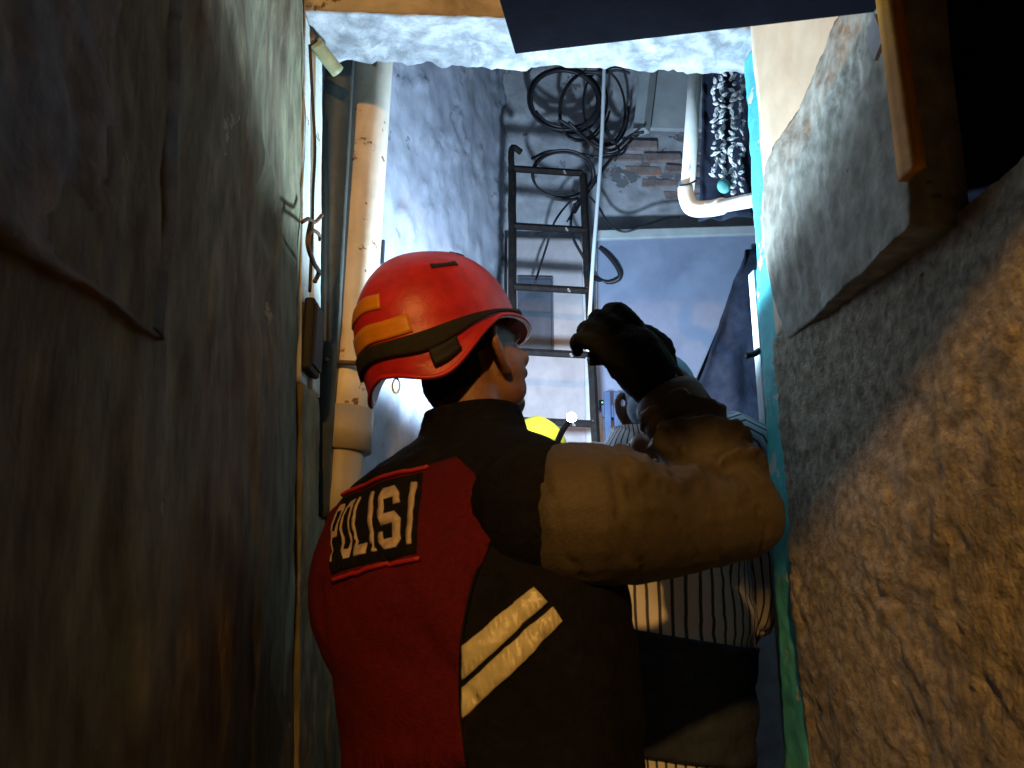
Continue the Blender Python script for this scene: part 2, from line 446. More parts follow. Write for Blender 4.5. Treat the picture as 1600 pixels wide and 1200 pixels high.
# pale chip near its top
cp = [AX(x, y, .574) for x, y in ((1372, 22), (1386, 60), (1372, 95), (1357, 62))]
bm = bmesh.new(); vs = [bm.verts.new(p) for p in cp]; f = bm.faces.new(vs)
ex = bmesh.ops.extrude_face_region(bm, geom=[f]); bmesh.ops.translate(bm, vec=(-.006, 0, 0), verts=[v for v in ex['geom'] if isinstance(v, bmesh.types.BMVert)])
ch = from_bm('plaster_chip', bm, M['white_trim'], sl); ch['label'] = 'bare white diamond-shaped chip'

cw = rough_box('cream_wall', (.638, 1.10, 1.71), (.695, 1.497, 3.2), .02, lambda p, n: fbm(p * 5) * .004, M['cream'])
tag(cw, 'cream painted wall showing above the broken slab', 'wall')

ob = thing('timber_post', (.567, .87, 1.70), 'upright timber beside the concrete slab with orange lamplight put into its colour', 'post')
rough_box('board', (.556, .842, 1.735), (.570, .880, 2.048), .012, lambda p, n: fbm(V((p.x * 40, p.y * 40, p.z * 3))) * .0015, M['lamp_glow_board'], ob)

# dark room behind the opening over the right wall
dr = rough_box('room_wall', (1.5, -.6, .0), (1.7, 4.5, 3.6), .1, lambda p, n: fbm(p * 3) * .01, M['room_dark'])
tag(dr, 'wall deep inside the opening at the right, coloured black for its darkness', 'wall')
def cloth(name, px, X, m, label, cat, amp=.01):
    q = [AX(x, y, X) for x, y in px]
    bm = bmesh.new(); n = 24; g = []
    for i in range(n + 1):
        row = []
        for j in range(n + 1):
            s, t = i / n, j / n
            p = q[0].lerp(q[1], s).lerp(q[3].lerp(q[2], s), t)
            d = math.sin(s * 19 + t * 2 + fbm(p * 9) * 2) * amp
            row.append(bm.verts.new(p + V((d, d * .3, 0))))
        g.append(row)
    for i in range(n):
        for j in range(n): bm.faces.new((g[i][j], g[i + 1][j], g[i + 1][j + 1], g[i][j + 1]))
    o = from_bm(name, bm, m, None, True)
    md = o.modifiers.new('s', 'SOLIDIFY'); md.thickness = .004
    return tag(o, label, cat)
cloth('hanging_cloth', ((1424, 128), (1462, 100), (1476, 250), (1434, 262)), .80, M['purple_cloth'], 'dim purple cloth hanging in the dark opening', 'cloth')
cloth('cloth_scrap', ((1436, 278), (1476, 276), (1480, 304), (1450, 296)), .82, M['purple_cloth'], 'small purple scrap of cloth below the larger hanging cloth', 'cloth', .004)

# roof sheet overhead (its rear edge cuts the street lamp's light)
ZR = 2.05
c1, c2 = AZ(805, 85, ZR), AZ(1402, 15, ZR)
bm = bmesh.new()
poly = [c1, V((c1.x + .055, -.14, ZR)), V((1.5, -.14, ZR)), V((1.5, 1.62, ZR)), V((.70, 1.62, ZR)), V((.70, c2.y, ZR)), V((c2.x + .004, c2.y, ZR))]
poly[1:2] = [V((c1.x - .034, c1.y - .135, ZR)), V((.0, -.14, ZR))]
lo = [bm.verts.new(p) for p in poly]; hi = [bm.verts.new(p + V((0, 0, .03))) for p in poly]
bm.faces.new(lo); bm.faces.new(hi[::-1])
for i in range(8): bm.faces.new((lo[i], hi[i], hi[(i + 1) % 8], lo[(i + 1) % 8]))
rs = from_bm('roof_sheet', bm, M['roof']); bevel(rs, .002)
tag(rs, 'flat black roof sheet jutting over the alley at the top', 'roof')

# doorway: beam, turquoise reveal, left jamb
def beam_fn(p, n):
    k = 1.0 if n.z < -.3 or n.y > .3 else .5
    e = .012 * fbm(V((p.x * 12, p.y * 8, p.z * 8))) if (n.z < -.2 and n.y > .2) else 0
    return (fbm(p * 7 + V((2, 2, 9))) * .009 + fbm(p * 30) * .003) * k + e
be = rough_box('concrete_lintel', (-.40, 1.5, 2.462), (.70, 1.675, 3.50), .0125, beam_fn, [M['beam'], M['beam_front']], mats={'y': 1})
tag(be, 'rough concrete lintel spanning the top of the doorway', 'lintel')
def tq_fn(p, n): return fbm(p * 9 + V((1, 2, 3))) * .005 + fbm(p * 34) * .002
tq = rough_box('door_pillar', (.642, 1.503, 0), (.86, 1.625, 2.46), .011, tq_fn, M['turquoise'], faces='xyY', mtx=Matrix(((1, 0, .020, -.022), (0, 1, 0, 0), (0, 0, 1, 0), (0, 0, 0, 1))))
tag(tq, 'turquoise painted door pillar with chipped edge on the right', 'pillar')
lj = thing('door_jamb', (-.37, 1.58, 0), 'pale weathered door jamb at the end of the dark cement wall', 'jamb')
rough_box('board', (-.42, 1.503, 1.60), (-.356, 1.575, 2.46), .012, lambda p, n: fbm(V((p.x * 30, p.y * 30, p.z * 4))) * .003, M['jamb'], lj, mtx=LEAN)
rough_box('board', (-.42, 1.583, 1.60), (-.348, 1.665, 2.46), .012, lambda p, n: fbm(V((p.x * 30, p.y * 30, p.z * 4)) + V((5, 5, 5))) * .003, M['jamb'], lj, mtx=LEAN)
pn = rough_box('cement_plinth', (-.45, 1.503, 0), (-.350, 1.667, 1.597), .014, lambda p, n: fbm(V((p.x * 9, p.y * 9, p.z * 3))) * .006 + fbm(p * 30) * .003, M['cement_left'], mtx=LEAN)
tag(pn, 'cement door plinth under the pale jamb at the left', 'plinth')
pn = rough_box('cement_kerb', (-.50, 1.672, 0), (-.353, 2.05, 1.34), .016, lambda p, n: fbm(V((p.x * 9, p.y * 9, p.z * 3))) * .008 + fbm(p * 30) * .003, M['cement_left'], mtx=LEAN)
tag(pn, 'low cement kerb wall under the drain pipe', 'wall')
ww = rough_box('wall_stub', (-.75, 1.68, 0), (-.425, 1.80, 3.2), .05, lambda p, n: fbm(p * 6) * .004, M['grey_wall'])
tag(ww, 'grey wall end hidden behind the door jamb', 'wall')

# jamb fittings
bxp = AX(484, 456, -.335); bxq = AX(484, 580, -.335)
hb = thing('junction_box', (-.34, 1.54, bxq.z), 'black box screwed to the pale door jamb', 'box')
box('case', (-.352, 1.505, bxq.z), (-.330, 1.60, bxp.z), M['black_plastic'], hb, .006)
box('cover', (-.331, 1.512, bxq.z + .012), (-.325, 1.593, bxp.z - .012), M['black_plastic'], hb, .002)
ol = thing('pipe_bracket', AY(488, 62, 1.56), 'short olive metal tube end under the beam at the door jamb', 'bracket')
tube('sleeve', [AY(492, 66, 1.57), AY(510, 90, 1.60), AY(528, 112, 1.63)], .017, M['olive_metal'], ol, 12, 4)
tube('bolt', [AY(483, 52, 1.55), AY(492, 68, 1.57)], .010, M['wire_rust'], ol, 8, 0)
tube('thin_wire', [AX(484, 70, -.370), AX(488, 150, -.364), AX(492, 230, -.356), AX(489, 300, -.350), AX(488, 350, -.345), AX(484, 456, -.338)], .0035, M['cable'])
tag(bpy.data.objects['thin_wire'], 'thin dark wire running down the pale door jamb', 'wire')
tw = thing('twisted_wire', AX(489, 400, -.335), 'rusty twisted wire knot on the door jamb above the black box', 'wire')
tube('strand', [AX(472, 347, -.33), AX(482, 342, -.325), AX(492, 347, -.33), AX(503, 336, -.325)], .004, M['wire_rust'], tw, 8)
tube('strand', [AX(480, 372, -.33), AX(488, 360, -.322), AX(498, 366, -.33), AX(500, 376, -.33)], .004, M['wire_rust'], tw, 8)
tube('strand', [AX(486, 345, -.328), AX(481, 380, -.325), AX(490, 410, -.325), AX(498, 425, -.325), AX(492, 440, -.328)], .005, M['wire_rust'], tw, 8)

# dark upright and big drain pipe behind the jamb
dp = rough_box('steel_upright', (-.385, 1.71, 1.34), (-.318, 1.745, 2.9), .03, lambda p, n: fbm(p * 12) * .0015, M['dark_post'])
tag(dp, 'narrow dark steel upright between the door jamb and the drain pipe', 'post')
pt, pb = AY(579, 110, 1.88), AY(538, 652, 1.80)
dpp = thing('drain_pipe', (pb.x, pb.y, 0), 'thick stained cream drain pipe standing behind the door jamb', 'pipe')
d = (pt - pb)
tube('pipe', [pb, pb + d * .5, pb + d * 1.5], .060, M['pvc_old'], dpp, 32, 6)
tube('coupling', [pb + d * .015, pb - d * .085], .069, M['pvc_grey'], dpp, 32, 0, True)
tube('pipe', [pb - d * .07, pb - d * .2, V((pb.x - .02, pb.y, 1.36)), V((pb.x - .02, pb.y, 1.25))], .052, M['pvc_grey'], dpp, 32, 6)
tube('tie_wire', [AY(505, 562, 1.70), AY(530, 566, 1.735), AY(560, 568, 1.735), AY(578, 574, 1.76)], .006, M['wire_rust'])
tag(bpy.data.objects['tie_wire'], 'twisted wire tie crossing the drain pipe behind the red helmet', 'wire')

# angled plaster wall behind the pipe
A, B = AY(588, 300, 2.02), AY(789, 300, 3.14)
ang = math.atan2(B.y - A.y, B.x - A.x); ln = math.hypot(B.x - A.x, B.y - A.y)
mw = Matrix.Translation((A.x, A.y, 0)) @ Matrix.Rotation(ang, 4, 'Z')
def bp_fn(p, n):
    if n.y > -.2: return 0
    r = fbm(V((p.x * 3 - p.z * 1.6, 0, p.z * 2.2)) + V((4, 1, 2)))
    rid = .014 * max(0, 1 - abs(r) * 9)
    return fbm(V((p.x * 4, 2, p.z * 3))) * .012 + rid + fbm(p * 16) * .004
pw = rough_box('plaster_wall', (-.25, 0, 0), (ln, .15, 4.4), .022, bp_fn, M['blue_plaster'], faces='yxX', mtx=mw)
tag(pw, 'pale bluish plaster wall with scraped ridges behind the drain pipe', 'wall')
# little hook plate on it
box('wall_plate', AY(586, 412, 1.985), AY(602, 376, 1.995), M['dark_panel'])
tag(bpy.data.objects['wall_plate'], 'small dark plate on the plaster wall beside the drain pipe', 'plate')

# back wall with exposed bricks
YB = 3.12
bwl, bwr = AY(770, 300, YB).x, AY(1290, 300, YB).x
bw = rough_box('brick_wall', (bwl - .1, YB, 0), (bwr + .6, YB + .2, 4.6), .03, lambda p, n: (fbm(p * 4) * .012 + fbm(p * 14) * .005) if n.y < -.5 else 0, M['grey_wall'], faces='yxX')
tag(bw, 'grey plastered back wall with a patch of bare brick', 'wall')
b0, b1 = AY(930, 312, YB), AY(1112, 204, YB)
rows = 6; bh = (b1.z - b0.z) / rows
for r in range(rows):
    x = b0.x - .05 + (.09 if r % 2 else 0)
    while x < b1.x:
        w = random.uniform(.17, .20)
        if not (random.random() < .25):
            bm = bmesh.new()
            add_box(bm, (x, YB - random.uniform(-.002, .020), b0.z + r * bh + .008), (x + w - .014, YB + .03, b0.z + (r + 1) * bh - .006))
            for v in bm.verts: v.co += V((random.uniform(-.010, .010), random.uniform(-.005, .005), random.uniform(-.008, .008)))
            o = from_bm('brick', bm, M['brick_red'] if random.random() < .3 else M['brick'], bw); bevel(o, .006, 2)
        x += w
# grey boards above the bricks and the leaning batten
gb = thing('cement_board', AY(1085, 200, 3.05), 'grey sheet boards high on the back wall right of the cables', 'board')
for (x0, y0, x1, y1) in ((1008, 20, 1200, 116), (1000, 121, 1200, 202)):
    a, b = AY(x0, y1, 3.05), AY(x1, y0, 3.05)
    box('panel', (a.x, 3.04, a.z), (b.x, 3.065, b.z), M['board_grey'], gb, .004)
pl0, pl1 = AY(1002, 206, 3.0), AY(1022, 40, 3.0)
bt = thing('batten', pl0, 'pale wooden batten leaning at the top of the back wall', 'batten')
bm = bmesh.new(); add_tube(bm, [pl0, pl1], .040, 4, flat=1.0); o = from_bm('board', bm, M['board_grey'], bt); bevel(o, .004)

# lower blue wall with slanting right edge, lit top arris
def prism(name, pts2, y0, y1, m, parent=None, bev=.005):
    bm = bmesh.new()
    a = [bm.verts.new((x, y0, z)) for x, z in pts2]; b = [bm.verts.new((x, y1, z)) for x, z in pts2]
    bm.faces.new(a); bm.faces.new(b[::-1]); n = len(a)
    for i in range(n): bm.faces.new((a[i], b[i], b[(i + 1) % n], a[(i + 1) % n]))
    o = from_bm(name, bm, m, parent)
    if bev: bevel(o, bev)
    return o
def pz(px, Y): return [(AY(x, y, Y).x, AY(x, y, Y).z) for x, y in px]
bl = prism('blue_wall', pz(((934, 372), (1190, 364), (1172, 402), (1128, 500), (1076, 622), (1000, 640), (934, 640)), 3.0), 3.0, 3.11, M['blue_wall'])
tag(bl, 'smooth blue stair wall with a slanting right edge behind the gloved hand', 'wall')
cl = prism('wall_ledge', pz(((928, 360), (1196, 352), (1196, 366), (928, 375)), 2.99), 2.985, 3.115, M['board_grey'])
tag(cl, 'pale ledge along the top of the blue stair wall', 'ledge')
# draped sheets; the one under the stair stands in for dark open space
def sheet(name, px, Y, m, label, cat, amp=.02, fr=16):
    q = [AY(x, y, Y) for x, y in px]
    bm = bmesh.new(); n = 30; g = []
    for i in range(n + 1):
        row = []
        for j in range(n + 1):
            s, t = i / n, j / n
            p = q[0].lerp(q[1], s).lerp(q[3].lerp(q[2], s), t)
            dd = math.sin(s * fr + fbm(p * 5) * 3) * amp + fbm(p * 14) * amp
            row.append(bm.verts.new(p + V((0, dd, 0))))
        g.append(row)
    for i in range(n):
        for j in range(n): bm.faces.new((g[i][j], g[i + 1][j], g[i + 1][j + 1], g[i][j + 1]))
    o = from_bm(name, bm, m, None, True)
    md = o.modifiers.new('s', 'SOLIDIFY'); md.thickness = .006
    return tag(o, label, cat)
sheet('dark_backdrop', ((1166, 388), (1300, 370), (1300, 900), (985, 900)), 2.93, M['navy_cloth'], 'dark navy tarpaulin added to stand for the dark space under the stair wall', 'backdrop')
sheet('dark_curtain', ((1098, 80), (1200, 78), (1196, 340), (1092, 345)), 2.45, M['navy_cloth'], 'dark curtain hanging behind the strings of packets', 'curtain', .01)
# door edge beside the pillar
de = thing('door_leaf', AY(1180, 690, 1.78), 'pale blue edge of an open door beside the turquoise pillar', 'door')
a, b = AY(1176, 700, 1.80), AY(1189, 430, 1.80)
box('leaf', (a.x + .02, 1.76, .02), (b.x + .03, 1.80, b.z), M['board_grey'], de, .004)
tube('handle', [AY(1166, 556, 1.75), AY(1178, 553, 1.755), AY(1186, 548, 1.77)], .008, M['black_plastic'], de, 8, 4)

# pinkish door behind the ladder
d0, d1 = AY(792, 720, 3.05), AY(916, 372, 3.05)
dd = thing('plain_door', ((d0.x + d1.x) / 2, 3.05, 0), 'pale pinkish door standing behind the ladder', 'door')
rough_box('door_leaf', (d0.x, 3.05, .02), (d1.x, 3.09, d1.z), .02, lambda p, n: fbm(V((p.x * 6, p.y * 6, p.z * 2))) * .003, M['door_pink'], dd)
w0, w1 = AY(812, 546, 3.045), AY(861, 437, 3.045)
wi = box('window', (w0.x, 3.038, w0.z), (w1.x, 3.052, w1.z), M['dark_panel'], dd, .003)
fr = bmesh.new()
for (xa, za, xb, zb) in ((w0.x - .008, w0.z - .008, w1.x + .008, w0.z), (w0.x - .008, w1.z, w1.x + .008, w1.z + .008), (w0.x - .008, w0.z, w0.x, w1.z), (w1.x, w0.z, w1.x + .008, w1.z)):
    add_box(fr, (xa, 3.033, za), (xb, 3.051, zb))
add_box(fr, (w0.x, 3.034, (w0.z + w1.z) / 2 - .004), (w1.x, 3.037, (w0.z + w1.z) / 2 + .004))
from_bm('frame', fr, M['dark_panel'], wi)
t0, t1 = AY(917, 720, 3.03), AY(940, 372, 3.03)
rough_box('door_post', (t0.x, 3.02, 0), (t1.x, 3.10, t1.z + .01), .03, lambda p, n: fbm(p * 9) * .002, M['white_trim'])
tag(bpy.data.objects['door_post'], 'white door post right of the ladder', 'post')
# blue slatted gate
g0, g1 = AY(944, 700, 2.85), AY(1030, 612, 2.85)
gt = thing('slatted_gate', ((g0.x + g1.x) / 2, 2.85, 0), 'low dark blue slatted gate right of the white door post', 'gate')
ns = 6; sw = (g1.x - g0.x) / ns
for k in range(ns): box('slat', (g0.x + k * sw + .006, 2.85, .03), (g0.x + (k + 1) * sw - .006, 2.868, g1.z), M['blue_gate'], gt, .003)
box('rail', (g0.x, 2.87, g1.z - .10), (g1.x, 2.89, g1.z - .05), M['blue_gate'], gt, .003)
box('rail', (g0.x, 2.87, .2), (g1.x, 2.89, .25), M['blue_gate'], gt, .003)
lc = AY(941, 629, 2.96)
ch = thing('charger', lc, 'tiny charger with a green light beside the white door post', 'charger')
box('case', lc + V((-.012, 0, -.02)), lc + V((.012, .03, .012)), M['black_plastic'], ch, .003)
bm = bmesh.new(); add_ell(bm, lc + V((0, -.003, 0)), (.004, .004, .004), seg=10); from_bm('indicator', bm, emit('green_led', (.05, 1, .25), 1.2), ch, True)

# ================================================================== LADDER, CABLES, PIPES
YL = 2.86
la = thing('ladder', AY(860, 700, YL), 'narrow rusty iron ladder leaning against the back wall', 'ladder')
Lt, Lb = AY(800, 262, YL), AY(802, 690, 2.72); Rt, Rb = AY(911, 272, YL), AY(931, 690, 2.72)
ldir = (Lb - Lt) / (Lt.z - Lb.z); rdir = (Rb - Rt) / (Rt.z - Rb.z)
def rail(t, dr, r):
    bm = bmesh.new(); p1 = t + dr * (t.z - .02)
    pts = [t.lerp(p1, k / 30) + V((fbm(V((k * .7, r, 0))) * .003, 0, 0)) for k in range(31)]
    add_tube(bm, pts, .017, 4); return from_bm('rail', bm, M['iron'], la)
rail(Lt, ldir, 1); rail(Rt, rdir, 5)
tube('top_hook', [Lt + V((0, 0, -.02)), Lt + V((-.004, 0, .05)), Lt + V((.004, .01, .10)), Lt + V((.04, .03, .09))], .013, M['iron'], la, 8, 4)
k = 0; z = Lt.z - .005
while z > .25:
    a = Lt + ldir * (Lt.z - z); b = Rt + rdir * (Rt.z - (z - .012))
    bm = bmesh.new(); add_tube(bm, [a.lerp(b, i / 8) for i in range(9)], .0145, 6); from_bm('rung', bm, M['iron'], la)
    z -= .272

rc = random.Random(3)
def ellipse(cx, cy, rx, ry, tilt, Y, turns, jit, r, name, label, seed, a0=0):
    rr = random.Random(seed); pts = []
    n = 40
    ph = rr.random() * 9
    for i in range(int(n * turns) + 1):
        a = a0 + 2 * math.pi * i / n; k = i / n
        wob = 1 + jit * math.sin(a * 1.7 + ph + k * 2.1) + jit * .7 * math.sin(k * 5.1 + ph)
        x = rx * math.cos(a) * wob; y = ry * math.sin(a) * wob
        x, y = x * math.cos(tilt) - y * math.sin(tilt), x * math.sin(tilt) + y * math.cos(tilt)
        pts.append(AY(cx + x + 3 * math.sin(k * 3 + ph), cy + y + 3 * math.cos(k * 2.3), Y + .03 * math.sin(a * .5 + k * 2 + ph)))
    bm = bmesh.new(); add_tube(bm, pts, r, 7)
    return tag(from_bm(name, bm, M['cable'], None, True), label, 'cable', 'black cables on the back wall')
ellipse(882, 156, 52, 49, .2, 2.98, 4.4, .045, .0064, 'cable_coil', 'largest thick coil of black cable at the upper left of the tangle', 1)
ellipse(912, 166, 36, 56, .12, 2.98, 1.7, .06, .0052, 'cable_coil', 'narrow upright coil of black cable overlapping the largest coil', 2)
ellipse(945, 168, 32, 60, -.12, 3.0, 1.4, .05, .0056, 'cable_coil', 'tall oval coil of black cable behind the white conduit', 3)
ellipse(880, 273, 46, 38, .1, 2.90, 2.1, .04, .0050, 'cable_coil', 'loose round coil of black cable hanging over the ladder top', 4, 1)
def cab(pts, r, label, Y=2.88, name='cable'):
    P = [AY(x, y, Y + .06 + rc.uniform(-.02, .02)) for x, y in pts]
    bm = bmesh.new(); add_tube(bm, crom(P, 8), r * 1.15, 7)
    return tag(from_bm(name, bm, M['cable'], None, True), label, 'cable', 'black cables on the back wall')
cab([(872, 186), (900, 204), (930, 228), (958, 234), (985, 212), (1006, 206)], .0065, 'thick cable sweeping right under the coils to a cut end')
cab([(888, 190), (915, 216), (945, 240), (968, 236), (988, 218), (998, 210)], .0055, 'cable running along the lower side of the coil bundle')
cab([(938, 176), (950, 205), (962, 225), (968, 238), (960, 252)], .0045, 'short cable strand dropping between the right-hand coils')
cab([(936, 178), (944, 200), (956, 222), (966, 216), (980, 190)], .004, 'thin strand hooking up at the right side of the coils')
cab([(830, 248), (860, 236), (905, 240), (940, 246), (972, 240), (982, 222)], .005, 'cable arching over the lower loose coil')
cab([(962, 240), (944, 262), (926, 290), (910, 312), (898, 332)], .0065, 'pair of cables slanting down from the coils to the ladder rail')
cab([(958, 244), (938, 268), (918, 296), (900, 318)], .005, 'thinner cable beside the pair slanting to the ladder rail')
cab([(912, 300), (888, 318), (866, 348), (854, 385), (846, 410), (836, 442)], .0042, 'thin wire trailing down across the pinkish door')
cab([(898, 318), (892, 345), (896, 372), (906, 392), (915, 408)], .0055, 'cable bending down to the right ladder rail')
cab([(904, 314), (896, 330), (886, 346)], .004, 'short cut wire end by the second ladder rung')
cab([(922, 308), (936, 324), (952, 350), (976, 362), (1008, 352), (1040, 342), (1062, 340)], .0042, 'thin wire sagging right toward the white pipe elbow')
cab([(912, 112), (938, 112), (958, 104), (984, 106)], .006, 'stub of cable pointing right at the top of the coils')
cab([(914, 116), (944, 114), (964, 110), (984, 114)], .005, 'second cable stub just below the top one')
cab([(936, 78), (942, 96), (946, 114)], .005, 'short cable coming down from under the beam')
cab([(938, 387), (952, 400), (966, 420), (968, 434), (952, 441), (938, 438), (926, 432)], .0095, 'thick black hose hooked in front of the blue stair wall', 2.93, 'hose')

cn = tube('conduit', [AY(946, 40, 2.80), AY(941, 200, 2.80), AY(934, 310, 2.79), AY(927, 400, 2.78), AY(922, 480, 2.77), AY(918, 560, 2.76)], .0078, M['conduit'], None, 12, 5)
tag(cn, 'thin white conduit running straight down behind the cable coils', 'conduit')

# white pvc drain with elbow
YP = 2.10
p0, p1 = AY(1091, 40, YP), AY(1073, 318, YP)
pv = thing('pvc_pipe', p1, 'white plastic drain pipe with an elbow under the beam', 'pipe')
q0 = AY(1108, 326, YP - .02); q1 = AY(1240, 300, 1.60)
tube('pipe', [p0, p1], .0215, M['pvc'], pv, 24, 0)
tube('pipe', [q0, q1], .0195, M['pvc'], pv, 24, 0)
cor = p1 + V((0, 0, -.014))
tube('elbow', [p1 + V((0, 0, .055)), p1 + V((.001, 0, .02)), cor.lerp(q0, .25), q0, q0.lerp(q1, .18)], .0250, M['pvc'], pv, 24, 8)
tube('socket', [AY(1090, 80, YP), AY(1088, 112, YP)], .0255, M['pvc'], pv, 24, 0)
tube('hose_clip', [AY(1062, 290, YP - .03), AY(1075, 288, YP - .035), AY(1088, 282, YP - .03)], .003, M['cable'], pv, 6)
tube('bolt', [AY(1116, 84, 1.78), AY(1106, 101, 1.78)], .004, M['steel'], pv, 8, 0)

# strings of little packets
YK = 2.20
hk = thing('packet_strings', AY(1140, 300, YK), 'hanging strings of shiny white packets beside the white pipe', 'packet strings')
protos = []
for v in range(4):
    bm = bmesh.new(); bmesh.ops.create_icosphere(bm, subdivisions=2, radius=1)
    sd = V((v * 5, 1, 2))
    for q in bm.verts:
        c = q.co.copy(); pin = 1 - .55 * abs(c.x) ** 2
        q.co = V((c.x * 1.1, c.y * .40 * pin, c.z * .55 * pin)) * (1 + .7 * fbm(c * 2.6 + sd))
    me = bpy.data.meshes.new('packet'); bm.to_mesh(me); bm.free(); me.materials.append(M['packet'])
    protos.append(me)
def packet(c, s, rot, me):
    o = bpy.data.objects.new('packet', me); COL.objects.link(o)
    o.parent = hk; o.location = c - hk.location; o.scale = (s, s, s); o.rotation_euler = rot
    return o
for (x, ya, yb, dy, s) in ((1117, 128, 280, 8.2, .0125), (1129, 116, 284, 8.0, .0125), (1145, 112, 302, 8.4, .0135), (1159, 116, 302, 9, .0115)):
    tube('string', [AY(x, ya - 14, YK + .005), AY(x, (ya + yb) / 2, YK + .005), AY(x, yb, YK + .005)], .0015, M['cable'], hk, 6, 2)
    y = ya; i = 0
    while y < yb:
        packet(AY(x + rc.uniform(-3.5, 3.5), y, YK + rc.uniform(-.01, .01)), s * rc.uniform(.85, 1.3), (rc.uniform(-.6, .6), rc.uniform(-1.5, 1.5), rc.uniform(-.8, .8)), protos[rc.randrange(4)])
        y += dy * rc.uniform(.85, 1.15); i += 1
bm = bmesh.new(); add_ell(bm, AY(1131, 291, YK - .01), (.022, .012, .025), seg=18)
o = from_bm('packet', bm, M['packet_teal'], hk, True); o['label'] = 'larger turquoise packet at the bottom of the strings'

# ================================================================== STREET LAMP behind the photographer
LP = V((-.335, -1.62, 2.77))
sl_ = thing('street_lamp', (-.55, -1.75, 0), 'orange street lamp on a pole behind the photographer', 'street lamp')
tube('pole', [V((-.55, -1.75, 0)), V((-.55, -1.75, 1.5)), V((-.55, -1.75, 3.0))], .04, M['dark_post'], sl_, 16, 4)
tube('arm', [V((-.55, -1.75, 2.95)), V((-.42, -1.71, 3.02)), LP + V((-.02, -.01, .16))], .018, M['dark_post'], sl_, 12, 6)
bm = bmesh.new()
add_tube(bm, [LP + V((0, 0, z)) for z in (.18, .16, .13, .10)], [.03, .06, .09, .11], 24, cap=False)
o = from_bm('lamp_shade', bm, M['dark_post'], sl_, True); o.modifiers.new('s', 'SOLIDIFY').thickness = .004
bm = bmesh.new(); add_ell(bm, LP + V((0, 0, .095)), (.032, .032, .042)); from_bm('bulb', bm, emit('sodium', ORANGE_C, 30), sl_, True)
ld = bpy.data.lights.new('lamp_light', 'POINT'); ld.energy = ORANGE_W; ld.color = ORANGE_C; ld.shadow_soft_size = .05
lo_ = bpy.data.objects.new('lamp_light', ld); COL.objects.link(lo_); lo_.parent = sl_; lo_.location = LP - sl_.location

# ================================================================== PEOPLE
def frame_from(c, yaw_r, pitch, roll=0.0):
    """head frame: local +y = facing, +x = person's right, +z = up; yaw_r turns clockwise from world +Y"""
    return Matrix.Translation(c) @ Matrix.Rotation(-yaw_r, 4, 'Z') @ Matrix.Rotation(pitch, 4, 'X') @ Matrix.Rotation(roll, 4, 'Y')

def add_head(bm, H):
    def E(c, r): 
        m = H @ Matrix.Translation(V(c)) @ Matrix.Diagonal((*r, 1))
        bmesh.ops.create_uvsphere(bm, u_segments=24, v_segments=14, radius=1, matrix=m)
    def T(pts, rs, seg=12): add_limb(bm, [H @ V(p) for p in pts], rs, seg, 4)
    E((0, -.012, .035), (.076, .098, .088))          # skull
    E((0, .03, -.02), (.066, .066, .082))            # face
    E((0, .050, -.088), (.040, .036, .030))          # chin
    E((.040, .014, -.062), (.030, .056, .042)); E((-.040, .014, -.062), (.030, .056, .042)); E((.046, .022, -.025), (.030, .050, .050)); E((-.046, .022, -.025), (.030, .050, .050))   # jaw
    E((.042, .066, -.012), (.026, .022, .020)); E((-.042, .066, -.012), (.026, .022, .020))   # cheekbones
    T([(0, .086, .022), (0, .100, -.005), (0, .110, -.028)], [.009, .011, .015])              # nose
    E((.012, .099, -.032), (.010, .010, .008)); E((-.012, .099, -.032), (.010, .010, .008))
    E((0, .090, -.055), (.024, .012, .006)); E((0, .088, -.066), (.021, .012, .007))          # lips
    T([(-.045, .077, .034), (0, .088, .030), (.045, .077, .034)], [.010, .010, .010])         # brow
    for s in (1, -1):                                                                        # ears
        T([(s * .077, -.002, .036), (s * .093, -.024, .038), (s * .103, -.036, .010), (s * .096, -.024, -.022), (s * .082, -.004, -.040)], [.008, .009, .009, .008, .009], 10)
        E((s * .082, -.014, .002), (.007, .016, .026))
        E((s * .085, -.006, -.038), (.010, .011, .013))
def eyes(H, parent):
    for s in (1, -1):
        bm = bmesh.new(); bmesh.ops.create_uvsphere(bm, u_segments=14, v_segments=10, radius=.0115, matrix=H @ Matrix.Translation((s * .031, .078, .012)))
        from_bm('eye', bm, M['eye'], parent, True)

def add_hand(bm, W, D, N, thick=1.0, curl=1.0, spread=.0, S=1.0, thumb=1, ln=.095):
    """hand: wrist W, direction D along the palm, N = palm normal (side the fingers curl to)"""
    D = D.normalized(); N = (N - D * N.dot(D)).normalized(); X = D.cross(N) * thumb     # X points to the thumb side
    P = lambda d, x, n: W + (D * d + X * x + N * n) * S
    add_limb(bm, [P(-.02, 0, 0), P(.03, .002, 0), P(ln * .6, .002, 0)], [.026 * S * thick, .032 * S * thick, .034 * S * thick], 14, 4, flat=1.0)
    for i, (x, L, r) in enumerate(((.030, .078, .0095), (.010, .086, .0100), (-.011, .080, .0095), (-.031, .064, .0085))):
        k0 = P(ln * .55, x * .85, .0); k1 = P(ln, x, -.004)
        a1, a2, a3 = .75 * curl, 1.75 * curl, 2.6 * curl
        pts = [k0, k1]; p = k1; 
        for a, f in ((a1, .45), (a2, .32), (a3, .23)):
            p = p + (D * math.cos(a) + N * math.sin(a) + X * spread * (1.5 - i) * .1) * (L * f * S); pts.append(p)
        add_limb(bm, pts, [r * S * thick * 1.15, r * S * thick * 1.2, r * S * thick * 1.05, r * S * thick, r * S * thick * .85], 10, 4)
    tp = [P(.015, .022, .004), P(.045, .050, .014), P(.075, .052, .034), P(.096, .040, .048)]
    add_limb(bm, tp, [.015 * S * thick, .014 * S * thick, .0115 * S * thick, .0095 * S * thick], 10, 4)

